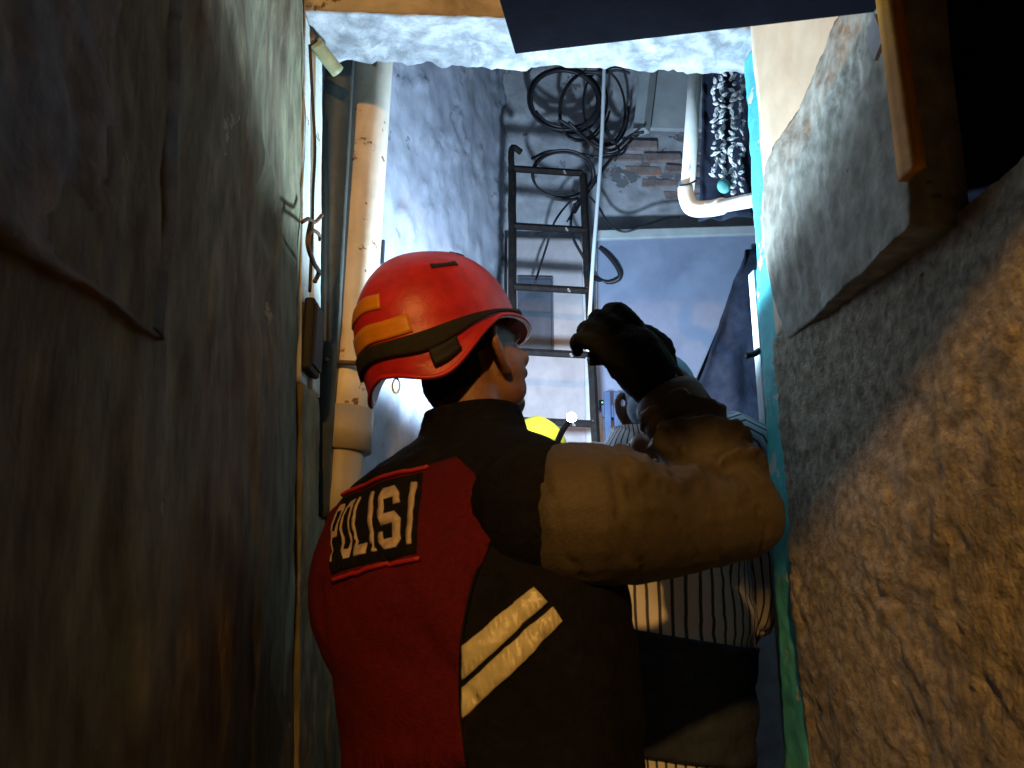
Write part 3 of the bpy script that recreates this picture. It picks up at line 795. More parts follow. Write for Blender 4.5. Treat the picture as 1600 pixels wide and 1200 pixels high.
class Torso:
    """garment surface: rings (centre, half width, half depth) stacked up a leaning spine"""
    def __init__(s, rings, b, roll, p=2.35):
        s.c = [V(r[0]) for r in rings]; s.a = [r[1] for r in rings]; s.d = [r[2] for r in rings]
        s.R = V((math.cos(b) * math.cos(roll), -math.sin(b) * math.cos(roll), math.sin(roll)))
        s.Fw = V((math.sin(b), math.cos(b), 0)); s.p = p; s.n = len(rings)
    def pt(s, u, v):
        """u angle (0 = right side, pi/2 = chest, 3pi/2 = back), v 0..1 up"""
        t = min(max(v, 0), .99999) * (s.n - 1); i = int(t); t -= i
        def cr(q):
            a, b, c, d = q[max(i - 1, 0)], q[i], q[i + 1], q[min(i + 2, s.n - 1)]
            return .5 * ((b * 2) + (c - a) * t + (a * 2 - b * 5 + c * 4 - d) * t * t + (b * 3 - a - c * 3 + d) * t ** 3)
        C = cr(s.c); A = cr(s.a); D = cr(s.d)
        cu, su = math.cos(u), math.sin(u)
        e = 2 / s.p
        x = math.copysign(abs(cu) ** e, cu) * A; y = math.copysign(abs(su) ** e, su) * D
        p = C + s.R * x + s.Fw * y
        k = V((p.x * 5, p.y * 5, p.z * 9))
        w = fbm(k + V((2, 4, 6))) * .008 - .005 * max(0, 1 - abs(noise.noise(V((p.x * 5 + p.z * 3, p.y * 5, p.z * 6)) + V((6, 1, 2)))) * 5) ** 2
        o = (p - C); o.z = 0
        return p + o.normalized() * w
    def nrm(s, u, v):
        e = 1e-3
        du = s.pt(u + e * 4, v) - s.pt(u - e * 4, v); dv = s.pt(u, v + e) - s.pt(u, v - e)
        n = du.cross(dv).normalized()
        return n
    def shell(s, name, m, parent, nu=120, nv=110, v0=0, v1=1, thick=.006, fn=None):
        bm = bmesh.new(); g = []
        for j in range(nv + 1):
            v = v0 + (v1 - v0) * j / nv
            g.append([bm.verts.new(s.pt(2 * math.pi * i / nu, v)) for i in range(nu)])
        for j in range(nv):
            for i in range(nu): bm.faces.new((g[j][i], g[j][(i + 1) % nu], g[j + 1][(i + 1) % nu], g[j + 1][i]))
        o = from_bm(name, bm, m, parent, True)
        md = o.modifiers.new('s', 'SOLIDIFY'); md.thickness = thick; md.offset = -1
        return o
    def cache(s):
        s.U = np.linspace(0, 2 * math.pi, 181)[:-1]; s.Vv = np.linspace(.01, .99, 150)
        s.tab = []
        for u in s.U:
            for v in s.Vv:
                p = s.pt(u, v)
                if s.nrm(u, v).dot(CAM - p) > 0: s.tab.append((*proj(p), u, v))
        s.tab = np.array(s.tab)
    def uv(s, x, y):
        d = (s.tab[:, 0] - x) ** 2 + (s.tab[:, 1] - y) ** 2
        i = np.argsort(d)[:4]; w = 1 / (d[i] + .5); w /= w.sum()
        return V((float((s.tab[i, 2] * w).sum()), float((s.tab[i, 3] * w).sum())))
    def patch(s, name, poly, m, parent, off=.003, step=.05, skirt=.006):
        """cloth patch: polygon in (u, v), laid on the surface with a folded edge"""
        P = []
        n = len(poly)
        for i in range(n):
            a, b = poly[i], poly[(i + 1) % n]
            k = max(1, int(max(abs(b.x - a.x) / step, abs(b.y - a.y) / (step * .25))))
            P += [a.lerp(b, j / k) for j in range(k)]
        E = [(i, (i + 1) % len(P)) for i in range(len(P))]
        xs = [q.x for q in P]; ys = [q.y for q in P]
        def inside(x, y):
            c = False; j = len(P) - 1
            for i in range(len(P)):
                if (P[i].y > y) != (P[j].y > y) and x < (P[j].x - P[i].x) * (y - P[i].y) / (P[j].y - P[i].y) + P[i].x: c = not c
                j = i
            return c
        extra = []
        x = min(xs) + step * .5
        while x < max(xs):
            y = min(ys) + step * .125
            while y < max(ys):
                if inside(x, y) and min((x - q.x) ** 2 + (4 * (y - q.y)) ** 2 for q in P) > (step * .4) ** 2: extra.append(V((x, y)))
                y += step * .25
            x += step
        r = delaunay_2d_cdt(P + extra, E, [], 1, 1e-6)
        bm = bmesh.new()
        top = []
        for q in r[0]: 
            nn = s.nrm(q.x, q.y); top.append(bm.verts.new(s.pt(q.x, q.y) + nn * off))
        for f in r[2]:
            try: bm.faces.new([top[i] for i in f])
            except ValueError: pass
        bm.edges.ensure_lookup_table()
        be = [e for e in bm.edges if len(e.link_faces) == 1]
        ex = bmesh.ops.extrude_edge_only(bm, edges=be)
        low = {}
        for v in [g for g in ex['geom'] if isinstance(g, bmesh.types.BMVert)]:
            q = min(range(len(top)), key=lambda i: (top[i].co - v.co).length_squared)
            nn = s.nrm(r[0][q].x, r[0][q].y); v.co = v.co - nn * skirt
        return from_bm(name, bm, m, parent, True)

def fold_fn(axis, amp=.006, f=34, sd=0):
    ax = V(axis).normalized()
    def fn(p, n):
        k = V((p.dot(ax) * f, (p - ax * p.dot(ax)).length * 6, p.z * 5)) + V((sd, sd, sd))
        return fbm(k * .5) * amp * .7 + (1 - abs(noise.noise(k * .62)) * 2.2) * amp * .6
    return fn

# ---------------------------------------------------------------- the rescuer in the red helmet
B_ = math.radians(30); ROLL = math.radians(7)
rings = [((.05, 1.09, .62), .175, .14), ((.048, 1.10, .80), .188, .150), ((.036, 1.12, .96), .203, .158), ((.017, 1.155, 1.10), .222, .164),
         ((-.012, 1.19, 1.21), .252, .17), ((-.018, 1.22, 1.30), .240, .160), ((-.016, 1.25, 1.385), .195, .135),
         ((-.006, 1.272, 1.428), .140, .112), ((-.002, 1.290, 1.452), .098, .095), ((.0, 1.300, 1.472), .086, .089), ((.0, 1.305, 1.50), .083, .086)]
TS = Torso(rings, B_, ROLL); TS.cache()
man = thing('person', (0, 1.12, 0), 'rescuer in red helmet and red and black vest, seen from behind with raised arm', 'person')
HC = AY(743, 566, 1.37)
HM = frame_from(HC, math.radians(51), math.radians(13), math.radians(-6))
SR = AY(895, 802, 1.05); ER = AY(1156, 806, 1.17); WR = AY(1044, 624, 1.25)
SL = V((-.125, 1.345, 1.30)); EL = V((-.15, 1.50, 1.12)); WL = V((-.03, 1.66, 1.22))
HT = AY(922, 478, 1.24)                       # where the raised fist closes
bm = bmesh.new()
add_head(bm, HM)
add_limb(bm, [HC + V((-.030, -.020, -.02)), HC + V((-.008, -.040, -.10)), V((.0, 1.30, 1.40))], [.060, .057, .058], 18, 5)
add_limb(bm, [V((0, 1.27, 1.32)), V((0, 1.20, 1.20)), V((.005, 1.12, .98))], [.10, .125, .115], 20, 5)
add_limb(bm, [SL, V((0, 1.24, 1.32)), SR], [.05, .07, .05], 16, 5)
add_limb(bm, [SR, ER, WR], [.052, .042, .028], 14, 6)
add_limb(bm, [SL, EL, WL], [.052, .042, .028], 14, 6)
for s, (kx, ky) in ((1, (.10, 1.10)), (-1, (-.10, 1.20))):
    add_limb(bm, [V((.02 + s * .085, 1.12 - s * .04, .93)), V((kx, ky + .04, .50)), V((kx, ky, .10))], [.085, .058, .042], 16, 6)
    add_limb(bm, [V((kx, ky, .07)), V((kx + .05, ky + .16, .045))], [.038, .03], 12, 4)
dR = (HT - WR)
add_hand(bm, WR + dR.normalized() * .02, dR, V((-.25, 1, .1)), .9, 1.0, 0, 1.0, thumb=-1)
add_hand(bm, WL, V((.35, .9, .2)), V((.6, -.2, -.7)), .9, .9, 0, 1.0, thumb=1)
fuse('body', bm, M['skin'], man, .0055, 4)
eyes(HM, man)
# hair: cropped cap under the helmet
bm = bmesh.new()
for c, r in (((0, -.026, .044), (.078, .096, .086)), ((0, -.064, -.030), (.066, .052, .062))):
    bmesh.ops.create_uvsphere(bm, u_segments=24, v_segments=14, radius=1, matrix=HM @ Matrix.Translation(c) @ Matrix.Diagonal((*r, 1)))
fuse('hair', bm, M['hair'], man, .005, 3, lambda p, n: fbm(p * 90) * .002)
# shirt: torso under the vest and two sleeves
bm = bmesh.new()
add_limb(bm, [V((0, 1.26, 1.29)), V((0, 1.20, 1.20)), V((.005, 1.13, .95))], [.10, .135, .125], 20, 5)
add_limb(bm, [V((.05, 1.20, 1.30)), SR + V((.0, 0, 0)), SR.lerp(ER, .5) + V((0, 0, -.008)), ER], [.085, .102, .082, .070], 22, 6)
add_limb(bm, [ER, ER.lerp(WR, .45), WR + (WR - ER).normalized() * -.005], [.070, .079, .056], 20, 6)
add_limb(bm, [V((-.05, 1.25, 1.28)), SL, SL.lerp(EL, .5), EL], [.07, .062, .060, .054], 22, 6)
add_limb(bm, [EL, EL.lerp(WL, .5), WL], [.058, .052, .042], 18, 6)
ua = (ER - SR).normalized(); fa = (WR - ER).normalized()
def sleeve_fn(p, n):
    # long soft pulls along the upper arm, tight rings round the forearm
    t = (p - ER).dot(fa)
    if t > -.02 and (p - ER).length < .35 and p.x > .2 and p.z > ER.z - .01:
        w = min(1, (t + .02) / .08)
        return w * (.010 * (1 - 1.6 * abs(math.sin(t * 46 + 2.6 * fbm(p * 6)))) + .003 * fbm(p * 16))
    q = p + V((fbm(p * 5), fbm(p * 5 + V((4, 0, 0))), fbm(p * 5 + V((0, 4, 0))))) * .03
    k = V((q.dot(ua) * 20 + q.z * 9, q.z * 6, q.y * 4))
    rid = max(0, 1 - abs(noise.noise(k * .55 + V((2, 1, 5)))) * 4.5) ** 2
    dE = (p - ER).length; dS = (p - SR).length
    w = .25 + .75 * math.exp(-(dE / .11) ** 2) + .35 * math.exp(-((dS - .12) / .05) ** 2)
    return fbm(p * 4 + V((1, 2, 3))) * .006 - rid * .0065 * w
fuse('shirt', bm, M['shirt'], man, .006, 5, sleeve_fn)
# black armhole of the vest round the sleeve head
bm = bmesh.new()
add_limb(bm, [V((.0, 1.22, 1.30)), V((.05, 1.20, 1.30)), V((.05, 1.20, 1.30)).lerp(SR, .84) + V((-.030, 0, 0))], [.08, .09, .106], 26, 6)
fuse('armhole', bm, M['vest_black'], man, .007, 3, lambda p, n: fbm(p * 8) * .005)
# cuff band
bm = bmesh.new()
cdir = (WR - ER).normalized()
add_tube(bm, [WR - cdir * .06, WR - cdir * .04, WR - cdir * .008, WR + cdir * .004], [.061, .062, .061, .059], 28, cap=False)
o = from_bm('cuff', bm, M['shirt'], man, True); o.modifiers.new('s', 'SOLIDIFY').thickness = .004
# gloves
bm = bmesh.new()
add_limb(bm, [WR - cdir * .012, WR + cdir * .02, WR + dR * .30], [.047, .046, .050], 18, 5)
add_hand(bm, WR + dR.normalized() * .02, dR, V((-.25, 1, .1)), 1.22, .85, .5, 1.30, thumb=-1)
fuse('glove', bm, M['glove'], man, .0042, 2, lambda p, n: fbm(p * 40) * .0025)
bm = bmesh.new()
add_hand(bm, WL, V((.35, .9, .2)), V((.6, -.2, -.7)), 1.15, .9, 0, 1.04, thumb=1)
fuse('glove', bm, M['glove'], man, .0055, 3)
# vest with red back panel, name patch and reflective bands
vest = TS.shell('vest', M['vest_black'], man, 140, 120)
def pts_uv(px): return [TS.uv(x, y) for x, y in px]
PX_RED = [(716, 716), (752, 756), (790, 800), (768, 845), (744, 900), (731, 950), (722, 1010), (720, 1080), (722, 1120), (733, 1198)]
rp = pts_uv(PX_RED)
uL = 3.55
vbot = rp[-1].y; 
top_l = TS.uv(600, 758)
left = [V((uL, vbot - .03)), V((uL, TS.uv(512, 860).y)), V((uL, TS.uv(520, 812).y + .005)), V((min(top_l.x, 4.1), top_l.y))]
red = TS.patch('back_panel', rp + left, M['vest_red'], vest, .004, .05)
bm = bmesh.new(); add_tube(bm, crom([TS.pt(a.x, a.y) + TS.nrm(a.x, a.y) * .0035 for a in rp], 4), .0022, 6)
from_bm('panel_seam', bm, M['vest_black'], vest, True)
red['label'] = 'dark red back panel of the vest'
# black name patch: bilinear quad in (u, v)
q = [TS.uv(x, y) for x, y in ((541, 783), (664, 743), (652, 868), (523, 897))]     # TL TR BR BL
def bil(s, t): return q[3].lerp(q[2], s).lerp(q[0].lerp(q[1], s), t)
def rect(s0, t0, s1, t1): return [bil(s0, t0), bil(s1, t0), bil(s1, t1), bil(s0, t1)]
np_ = TS.patch('name_patch', rect(0, 0, 1, 1), M['vest_black'], man, .0065, .04)
np_['label'] = 'black name patch lettered POLISI'
GL = {'P': [[(0, 0), (.20, 0), (.20, .42), (.74, .42), (1, .54), (1, .88), (.74, 1), (0, 1)], [(.20, .55), (.20, .87), (.68, .87), (.80, .81), (.80, .61), (.68, .55)]],
      'O': [[(.25, 0), (.75, 0), (1, .12), (1, .88), (.75, 1), (.25, 1), (0, .88), (0, .12)], [(.30, .13), (.20, .18), (.20, .82), (.30, .87), (.70, .87), (.80, .82), (.80, .18), (.70, .13)]],
      'L': [[(0, 0), (1, 0), (1, .14), (.20, .14), (.20, 1), (0, 1)]],
      'I': [[(.26, 0), (.74, 0), (.74, 1), (.26, 1)]],
      'S': [[(0, .12), (.22, 0), (.78, 0), (1, .12), (1, .46), (.80, .58), (.26, .58), (.26, .84), (.76, .84), (.76, .72), (1, .72), (1, .88), (.78, 1), (.22, 1), (0, .88), (0, .54), (.2, .42), (.75, .42), (.75, .16), (.25, .16), (.25, .28), (0, .28)]]}
def letter(c, s0, s1, t0=.12, t1=.88):
    loops = GL[c]
    def mp(a): return bil(s0 + (s1 - s0) * a[0], t0 + (t1 - t0) * a[1])
    outer = [mp(a) for a in loops[0]]
    if len(loops) == 1: return TS.patch('letter', outer, M['letters'], np_, .0085, .03, .003)
    inner = [mp(a) for a in loops[1]]
    # cut the ring open: outer loop, bridge, inner loop reversed
    k = min(range(len(inner)), key=lambda i: (inner[i] - outer[0]).length)
    inn = inner[k:] + inner[:k]
    area = lambda P: sum(P[i].x * P[(i + 1) % len(P)].y - P[(i + 1) % len(P)].x * P[i].y for i in range(len(P)))
    if area(outer) * area(inn) > 0: inn = [inn[0]] + inn[1:][::-1]
    e = (inn[0] - outer[0]) ; e = V((-e.y, e.x)).normalized() * 2e-4
    sgn = 1 if area(outer) > 0 else -1
    poly = outer + [outer[0] + e * -sgn * -1, inn[0] + e * sgn] + inn[1:] + [inn[0] - e * sgn]
    poly = outer + [outer[0] - e * 0 + (outer[-1] - outer[0]) * .002, inn[0] + (inn[-1] - inn[0]) * .002 * 0] + inn[1:] + [inn[0] + (inn[-1] - inn[0]) * .004]
    return ring_patch(outer, inner)
def ring_patch(outer, inner):
    def dens(L):
        out = []
        for i in range(len(L)):
            a, b = L[i], L[(i + 1) % len(L)]
            k = max(1, int(max(abs(b.x - a.x) / .03, abs(b.y - a.y) / .008))); out += [a.lerp(b, j / k) for j in range(k)]
        return out
    O, I = dens(outer), dens(inner)
    P = O + I; nO, nI = len(O), len(I)
    E = [(i, (i + 1) % nO) for i in range(nO)] + [(nO + i, nO + (i + 1) % nI) for i in range(nI)]
    r = delaunay_2d_cdt(P, E, [], 2 if False else 1, 1e-6)
    def inside(x, y, L):
        c = False; j = len(L) - 1
        for i in range(len(L)):
            if (L[i].y > y) != (L[j].y > y) and x < (L[j].x - L[i].x) * (y - L[i].y) / (L[j].y - L[i].y) + L[i].x: c = not c
            j = i
        return c
    bm = bmesh.new(); vs = [bm.verts.new(TS.pt(a.x, a.y) + TS.nrm(a.x, a.y) * .0085) for a in r[0]]
    for f in r[2]:
        cx = sum(r[0][i].x for i in f) / len(f); cy = sum(r[0][i].y for i in f) / len(f)
        if inside(cx, cy, outer) and not inside(cx, cy, inner): bm.faces.new([vs[i] for i in f])
    return from_bm('letter', bm, M['letters'], np_, True)
s = .035
for c, w in (('P', .15), ('O', .15), ('L', .14), ('I', .085), ('S', .17), ('I', .085)):
    letter(c, s, s + w); s += w + .033
for t in (1.075, -.065):                                    # red piping above and below
    bm = bmesh.new(); pts = []
    for i in range(25):
        a = bil(-.02 + 1.06 * i / 24, t); pts.append(TS.pt(a.x, a.y) + TS.nrm(a.x, a.y) * .007)
    add_tube(bm, pts, .0035, 8); from_bm('piping', bm, M['piping'], np_, True)
for px in (((723, 1010), (778, 964), (834, 918), (855, 942), (790, 1003), (723, 1064)), ((723, 1076), (790, 1014), (862, 948), (878, 972), (800, 1050), (724, 1121))):
    TS.patch('reflective_band', pts_uv(px), M['reflective'], vest, .005, .03)
# shoulder badge
bg = AY(905, 690, 1.08)
# trousers and boots
bm = bmesh.new()
add_limb(bm, [V((.02, 1.13, .90)), V((.02, 1.13, .84))], [.13, .13], 20, 4)
for s, (kx, ky) in ((1, (.10, 1.10)), (-1, (-.10, 1.20))):
    add_limb(bm, [V((.02 + s * .085, 1.12 - s * .04, .90)), V((kx, ky + .04, .50)), V((kx, ky, .12))], [.105, .080, .070], 18, 6)
fuse('trousers', bm, M['trousers'], man, .012, 4, fold_fn((0, 0, 1), .008, 26))
for kx, ky in ((.10, 1.10), (-.10, 1.20)):
    bm = bmesh.new()
    add_limb(bm, [V((kx, ky, .20)), V((kx, ky, .06))], [.056, .052], 16, 4)
    add_limb(bm, [V((kx, ky, .052)), V((kx + .05, ky + .17, .045))], [.052, .042], 16, 4)
    add_box(bm, (kx - .04, ky - .05, .0), (kx + .045, ky + .08, .03))
    fuse('boot', bm, M['boot'], man, .008, 4)

# ---- helmet
def helmet(parent, H, shell_m, name='helmet', full=True):
    FR, BK, SD, TP = .146, .172, .128, .150
    def rim(th):     # th 0 = front; height of the lower edge
        c = math.cos(th); s = abs(math.sin(th))
        ear = math.exp(-((abs(((th + math.pi) % (2 * math.pi)) - math.pi) - 2.38) / .46) ** 2)
        return -.012 - .046 * max(0, -c) - .043 * ear
    def P(th, t, off=0.0):
        """t 0 apex .. 1 rim"""
        zr = rim(th); c, s = math.cos(th), math.sin(th)
        ry = FR if c > 0 else BK
        if t < .66:
            ph = t / .66 * math.pi / 2; rr = math.sin(ph) ** .92; z = TP * math.cos(ph) ** .95 if math.cos(ph) > 1e-6 else 0
        else:
            k = (t - .66) / .34; rr = 1 + .02 * math.sin(k * math.pi); z = zr * k
        br = max(0, c) ** 2.5
        fl = max(0, (t - .84) / .16) ** 1.3
        y = c * ry * rr + br * fl * .048
        x = s * SD * rr + s * .010 * max(0, (t - .9) / .1)
        ridge = .007 * math.exp(-(x / .030) ** 2) * (1 if t < .8 else 0) * (1 - (t / .8) ** 6)
        z += ridge - br * fl * .024
        p = V((x, y, z))
        if off: p = p + V((x / SD, y / ry, max(z, 0) / TP)).normalized() * off
        return H @ p
    hm = None
    bm = bmesh.new(); nt_, ns_ = 120, 60
    ap = bm.verts.new(P(0, 0)); g = []
    for j in range(1, ns_ + 1): g.append([bm.verts.new(P(2 * math.pi * i / nt_, j / ns_)) for i in range(nt_)])
    for i in range(nt_): bm.faces.new((ap, g[0][i], g[0][(i + 1) % nt_]))
    for j in range(ns_ - 1):
        for i in range(nt_): bm.faces.new((g[j][i], g[j + 1][i], g[j + 1][(i + 1) % nt_], g[j][(i + 1) % nt_]))
    hm = from_bm(name, bm, shell_m, parent, True)
    md = hm.modifiers.new('s', 'SOLIDIFY'); md.thickness = .0055; md.offset = -1
    bm = bmesh.new(); add_tube(bm, [P(2 * math.pi * i / 120, 1.0) for i in range(120)], .0042, 8, closed=True)
    from_bm('rim', bm, shell_m, hm, True)
    def strip(nm, f0, f1, tha, thb, m, off=.003, n=60, k=6, lab=None):
        bm = bmesh.new(); g = []
        for i in range(n + 1):
            th = tha + (thb - tha) * i / n
            g.append([bm.verts.new(P(th, f0(i / n) + (f1(i / n) - f0(i / n)) * j / k, off)) for j in range(k + 1)])
        for i in range(n):
            for j in range(k): bm.faces.new((g[i][j], g[i + 1][j], g[i + 1][j + 1], g[i][j + 1]))
        o = from_bm(nm, bm, m, hm, True); md = o.modifiers.new('s', 'SOLIDIFY'); md.thickness = .003; md.offset = 0
        if lab: o['label'] = lab
        return o
    return hm, P, strip
HH = frame_from(AY(719, 553, 1.37), math.radians(43), math.radians(17), math.radians(-9)) @ Matrix.Translation((-.002, -.028, .040)) @ Matrix.Scale(1.03, 4)
hm, HP, hstrip = helmet(man, HH, M['helmet'])
R = math.radians
# th measured from the front towards the wearer's right (the side in view)
hstrip('goggle_strap', lambda k: .595 + .125 * math.sin(k * math.pi), lambda k: .715 + .125 * math.sin(k * math.pi), R(12), R(348), M['strap'], .0045, 90)
# goggle body folded over the front
bm = bmesh.new()
add_limb(bm, [HP(R(-34), .65, .008), HP(0, .63, .012), HP(R(34), .65, .008)], [.012, .016, .012], 14, 6)
fuse('goggle_frame', bm, M['black_plastic'], hm, .004, 2)
bm = bmesh.new(); add_limb(bm, [HP(R(-26), .70, .014), HP(0, .69, .020), HP(R(26), .70, .014)], [.008, .010, .008], 12, 6)
fuse('goggle_lens', bm, M['grey_plastic'], hm, .004, 2)
hstrip('reflective_sticker', lambda k: .47, lambda k: .545, R(164), R(214), M['sticker'], .0012, 20, 4)
hstrip('reflective_sticker', lambda k: .605, lambda k: .695 + .01 * k, R(146), R(216), M['sticker'], .0012, 24, 4)
hstrip('strap_clip', lambda k: .83, lambda k: .94, R(122), R(140), M['black_plastic'], .006, 10, 4)
for (a, b, t0, t1) in ((52, 68, .18, .205), (60, 76, .235, .26), (100, 122, .36, .395)):
    hstrip('vent_slot', lambda k, t0=t0: t0 + .01 * math.sin(k * math.pi), lambda k, t1=t1: t1, R(a), R(b), M['hair'], .0006, 10, 2)
bm = bmesh.new(); ci = []
cc = HP(R(168), 1.02)
for i in range(24):
    a = 2 * math.pi * i / 24; ci.append(cc + V((math.cos(a) * .006, .002, math.sin(a) * .012 - .012)))
add_tube(bm, ci, .0016, 6, closed=True); from_bm('nape_ring', bm, M['steel'], hm, True)

# torch held in the raised fist
tD = V((.92, .30, .12)).normalized()
fc = WR + dR.normalized() * .085 + V((-.01, .045, .018))
th_ = thing('torch', fc, 'small black torch gripped in the raised gloved hand', 'torch')
tube('barrel', [fc - tD * .07, fc + tD * .075], .0125, M['black_plastic'], th_, 16, 0)
tube('tail_cap', [fc + tD * .075, fc + tD * .094], .0145, M['steel'], th_, 16, 0)

# ---------------------------------------------------------------- second person, striped shirt, behind the raised arm
p2 = thing('person', (.52, 2.02, 0), 'person in white striped shirt standing behind the raised brown sleeve', 'person')
H2c = AY(1034, 640, 1.78) + V((.055, .22, .0))
H2 = frame_from(H2c, math.radians(28), math.radians(-12))
R2 = [((.50, 2.02, .45), .185, .15), ((.50, 2.02, .80), .185, .14), ((.505, 2.02, 1.0), .195, .145), ((.51, 2.02, 1.2), .205, .145), ((.51, 2.01, 1.36), .20, .135),
      ((.50, 2.0, 1.46), .165, .11), ((.475, 1.99, 1.52), .105, .085), ((.46, 1.985, 1.55), .075, .07)]
T2 = Torso(R2, math.radians(-8), math.radians(-4), 2.2)
S2R = AY(1148, 712, 2.0); S2L = V((.33, 1.98, 1.44))
bm = bmesh.new(); add_head(bm, H2)
add_limb(bm, [H2c + V((.02, .02, -.02)), H2c + V((.03, .02, -.10)), V((.48, 2.0, 1.48))], [.056, .054, .06], 16, 5)
add_limb(bm, [V((.49, 2.0, 1.46)), V((.51, 2.02, 1.2)), V((.50, 2.02, .9))], [.08, .12, .115], 18, 5)
add_limb(bm, [S2L, V((.5, 2.0, 1.45)), S2R], [.05, .07, .05], 14, 5)
e2r, w2r = V((.74, 2.05, 1.17)), V((.70, 2.20, .98))
e2l, w2l = AY(1010, 830, 1.90), AY(1016, 722, 1.78)
add_limb(bm, [S2R, e2r, w2r], [.045, .036, .026], 12, 5); add_limb(bm, [S2L, e2l, w2l], [.045, .036, .026], 12, 5)
add_hand(bm, w2r, V((-.2, .6, -.5)), V((-.6, .6, 0)), .9, .6); add_hand(bm, w2l, V((.75, .2, -.4)), V((-.2, .6, -.6)), .9, .7, thumb=-1)
for s in (1, -1):
    add_limb(bm, [V((.50 + s * .085, 2.02, .92)), V((.50 + s * .09, 2.0, .50)), V((.50 + s * .09, 2.03, .09))], [.08, .055, .04], 14, 5)
    add_limb(bm, [V((.50 + s * .09, 2.03, .05)), V((.50 + s * .10, 1.88, .04))], [.036, .03], 10, 4)
fuse('body', bm, M['skin'], p2, .0065, 4); eyes(H2, p2)
sh = T2.shell('shirt', M['striped'], p2, 140, 70, .325)
T2w = Torso([(c, a * 1.05, d * 1.05) for c, a, d in R2], math.radians(-8), math.radians(-9), 2.2)
T2w.shell('waist_wrap', M['navy_cloth'], p2, 100, 30, .165, .345)['label'] = 'black wrap round the waist'
sk = T2.shell('sarong', M['striped'], p2, 140, 40, .0, .19)
sk.data.attributes.new('stripe', 'FLOAT', 'POINT').data.foreach_set('value', [(i % 140) / 140 * 60 for i in range(len(sk.data.vertices))])
me = sh.data; at = me.attributes.new('stripe', 'FLOAT', 'POINT')
at.data.foreach_set('value', [ (i % 140) / 140 * 46 for i in range(len(me.vertices))])
def seam_fix(): pass
def sleeve(name, pts, rs, parent, ns=26):
    bm = bmesh.new(); path = crom(pts, 6); k = len(path); rr = []
    for i in range(k):
        t = i / (k - 1) * (len(rs) - 1); j = min(int(t), len(rs) - 2); rr.append(rs[j] + (rs[j + 1] - rs[j]) * (t - j) + .003 * math.sin(i * 1.9))
    add_tube(bm, path, rr, 64, cap=False)
    o = from_bm(name, bm, M['striped'], parent, True)
    a = o.data.attributes.new('stripe', 'FLOAT', 'POINT'); a.data.foreach_set('value', [(i % 64) / 64 * ns for i in range(len(o.data.vertices))])
    md = o.modifiers.new('s', 'SOLIDIFY'); md.thickness = .004
    return o
sleeve('sleeve', [V((.60, 2.0, 1.45)), S2R, S2R.lerp(e2r, .6), e2r, e2r.lerp(w2r, .3)], [.075, .074, .066, .058, .056], p2, 20)
sleeve('sleeve', [V((.42, 1.99, 1.45)), S2L, S2L.lerp(e2l, .6), e2l, w2l], [.075, .07, .06, .052, .046], p2, 20)
bm = bmesh.new()
for c, r in (((0, -.012, .048), (.086, .106, .090)), ((0, -.055, -.02), (.07, .058, .05))):
    bmesh.ops.create_uvsphere(bm, u_segments=24, v_segments=14, radius=1, matrix=H2 @ Matrix.Translation(c) @ Matrix.Diagonal((*r, 1)))
fuse('cap', bm, M['cap_blue'], p2, .006, 3)
bm = bmesh.new()
add_limb(bm, [V((.5, 2.02, .90)), V((.5, 2.02, .85))], [.11, .11], 18, 4)
for s in (1, -1): add_limb(bm, [V((.50 + s * .075, 2.02, .84)), V((.50 + s * .09, 2.0, .50)), V((.50 + s * .09, 2.03, .10))], [.085, .075, .062], 16, 5)
fuse('trousers', bm, M['trousers'], p2, .012, 4, fold_fn((0, 0, 1), .006, 26))
for s in (1, -1):
    bm = bmesh.new(); add_limb(bm, [V((.50 + s * .09, 2.04, .05)), V((.50 + s * .10, 1.87, .042))], [.05, .04], 14, 4); add_box(bm, (.5 + s * .09 - .04, 1.93, 0), (.5 + s * .09 + .04, 2.08, .03))
    fuse('shoe', bm, M['boot'], p2, .008, 3)

p2.location += V((-.055, -.22, -.02)); p2.location.z = 0
# ---------------------------------------------------------------- third person, yellow helmet with head torch
LW = AY(893, 652, 2.0)
Y3 = 2.42
c3 = AY(838, 728, Y3)
p3 = thing('person', (c3.x, Y3, 0), 'person in yellow helmet mostly hidden behind the rescuer, holding up a lit torch', 'person')
H3 = frame_from(c3, math.radians(160), math.radians(8))
bm = bmesh.new(); add_head(bm, H3)
x3 = c3.x; z3 = c3.z
add_limb(bm, [c3 + V((0, .02, -.03)), c3 + V((0, .03, -.11)), V((x3, Y3 + .03, z3 - .19))], [.056, .054, .06], 16, 5)
add_limb(bm, [V((x3, Y3 + .03, z3 - .2)), V((x3, Y3 + .04, z3 - .45)), V((x3, Y3 + .03, .85))], [.08, .12, .115], 18, 5)
add_limb(bm, [V((x3 - .17, Y3 + .03, z3 - .23)), V((x3, Y3 + .03, z3 - .21)), V((x3 + .17, Y3 + .03, z3 - .23))], [.05, .07, .05], 14, 5)
arm3 = []
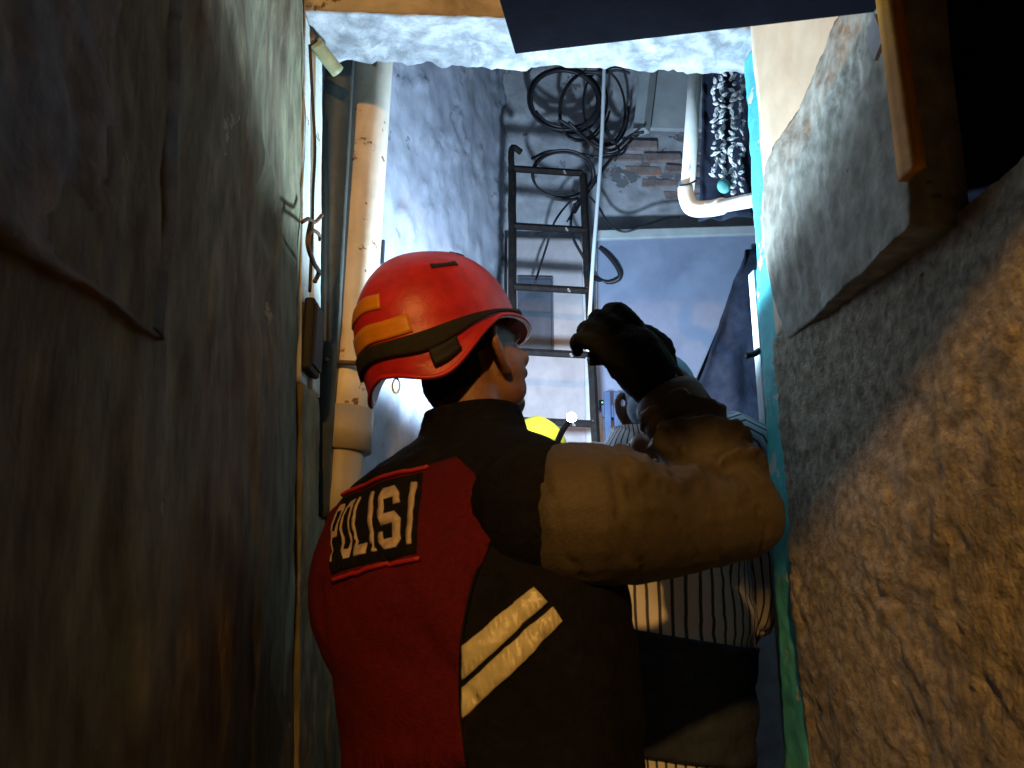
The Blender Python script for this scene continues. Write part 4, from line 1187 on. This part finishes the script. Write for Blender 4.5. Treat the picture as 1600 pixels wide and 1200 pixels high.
for s in (1, -1):
    S3, E3, W3 = V((x3 + s * .17, Y3 + .03, z3 - .23)), V((x3 + s * .2, Y3 + .06, z3 - .50)), V((x3 + s * .14, Y3 - .12, z3 - .66))
    if s == 1: E3, W3 = V((x3 + .20, Y3 - .10, LW.z - .34)), LW + V((-.045, .13, -.185))
    arm3.append((S3, E3, W3)); add_limb(bm, [S3, E3, W3], [.045, .036, .026], 12, 5)
    add_hand(bm, W3, V((-.2 * s, -.5, -.6)) if s < 0 else V((-.05, .0, 1)), V((-s, .2, 0)) if s < 0 else V((-.2, -1, 0)), .9, .5 if s < 0 else .95, thumb=s, S=.85)
    add_limb(bm, [V((x3 + s * .085, Y3 + .03, .85)), V((x3 + s * .09, Y3, .47)), V((x3 + s * .09, Y3 + .03, .09))], [.08, .055, .04], 14, 5)
    add_limb(bm, [V((x3 + s * .09, Y3 + .03, .05)), V((x3 + s * .10, Y3 - .12, .04))], [.036, .03], 10, 4)
fuse('body', bm, M['skin'], p3, .0065, 4); eyes(H3, p3)
bm = bmesh.new()
add_limb(bm, [V((x3, Y3 + .03, z3 - .22)), V((x3, Y3 + .04, z3 - .45)), V((x3, Y3 + .03, .75))], [.10, .14, .14], 18, 5)
for S3, E3, W3 in arm3: add_limb(bm, [V((x3, Y3 + .03, z3 - .23)), S3, E3, W3], [.08, .07, .055, .045], 16, 5)
fuse('jacket', bm, M['dark_shirt'], p3, .01, 4, fold_fn((0, 0, 1), .006, 30))
bm = bmesh.new()
add_limb(bm, [V((x3, Y3 + .03, .88)), V((x3, Y3 + .03, .80))], [.135, .135], 18, 4)
for s in (1, -1): add_limb(bm, [V((x3 + s * .085, Y3 + .03, .83)), V((x3 + s * .09, Y3, .47)), V((x3 + s * .09, Y3 + .03, .10))], [.10, .075, .062], 16, 5)
fuse('trousers', bm, M['trousers'], p3, .012, 4)
for s in (1, -1):
    bm = bmesh.new(); add_limb(bm, [V((x3 + s * .09, Y3 + .04, .05)), V((x3 + s * .10, Y3 - .13, .042))], [.05, .04], 14, 4); add_box(bm, (x3 + s * .09 - .04, Y3 - .07, 0), (x3 + s * .09 + .04, Y3 + .08, .03))
    fuse('boot', bm, M['boot'], p3, .008, 3)
for k, (S3, E3, W3) in enumerate(arm3):
    bm = bmesh.new()
    sg = 1 if k == 0 else -1
    add_hand(bm, W3, V((-.2 * sg, -.5, -.6)) if sg < 0 else V((-.05, .0, 1)), V((-sg, .2, 0)) if sg < 0 else V((-.2, -1, 0)), 1.12, .5 if sg < 0 else .95, thumb=sg, S=.88)
    fuse('glove', bm, M['glove'], p3, .006, 3)
HH3 = H3 @ Matrix.Translation((0, -.005, .035)) @ Matrix.Scale(.82, 4)
h3, HP3, st3 = helmet(p3, HH3, M['helmet_yellow'])
ht = thing('hand_torch', LW, 'blazing white torch held up beside the yellow helmet', 'torch')
tube('barrel', [LW + V((0, .03, 0)), LW + V((-.022, .065, -.035)), LW + V((-.050, .12, -.11))], .0085, M['black_plastic'], ht, 16, 4)
tube('lamp_head', [LW + V((0, .034, 0)), LW + V((0, .006, 0))], .0120, M['black_plastic'], ht, 18, 0)
bm = bmesh.new(); add_ell(bm, LW, (.0135, .011, .0135), seg=18); from_bm('lens', bm, emit('white_led', (.85, .95, 1), 120), ht, True)
ld = bpy.data.lights.new('torch_light', 'SPOT'); ld.energy = WHITE_W; ld.color = WHITE_C; ld.shadow_soft_size = .045; ld.spot_size = math.radians(179); ld.spot_blend = .25
lw_ = bpy.data.objects.new('torch_light', ld); COL.objects.link(lw_); lw_.parent = ht; lw_.location = V((0, -.012, .034)); lw_.rotation_euler = V((.04, .20, .97)).to_track_quat('-Z', 'Y').to_euler()
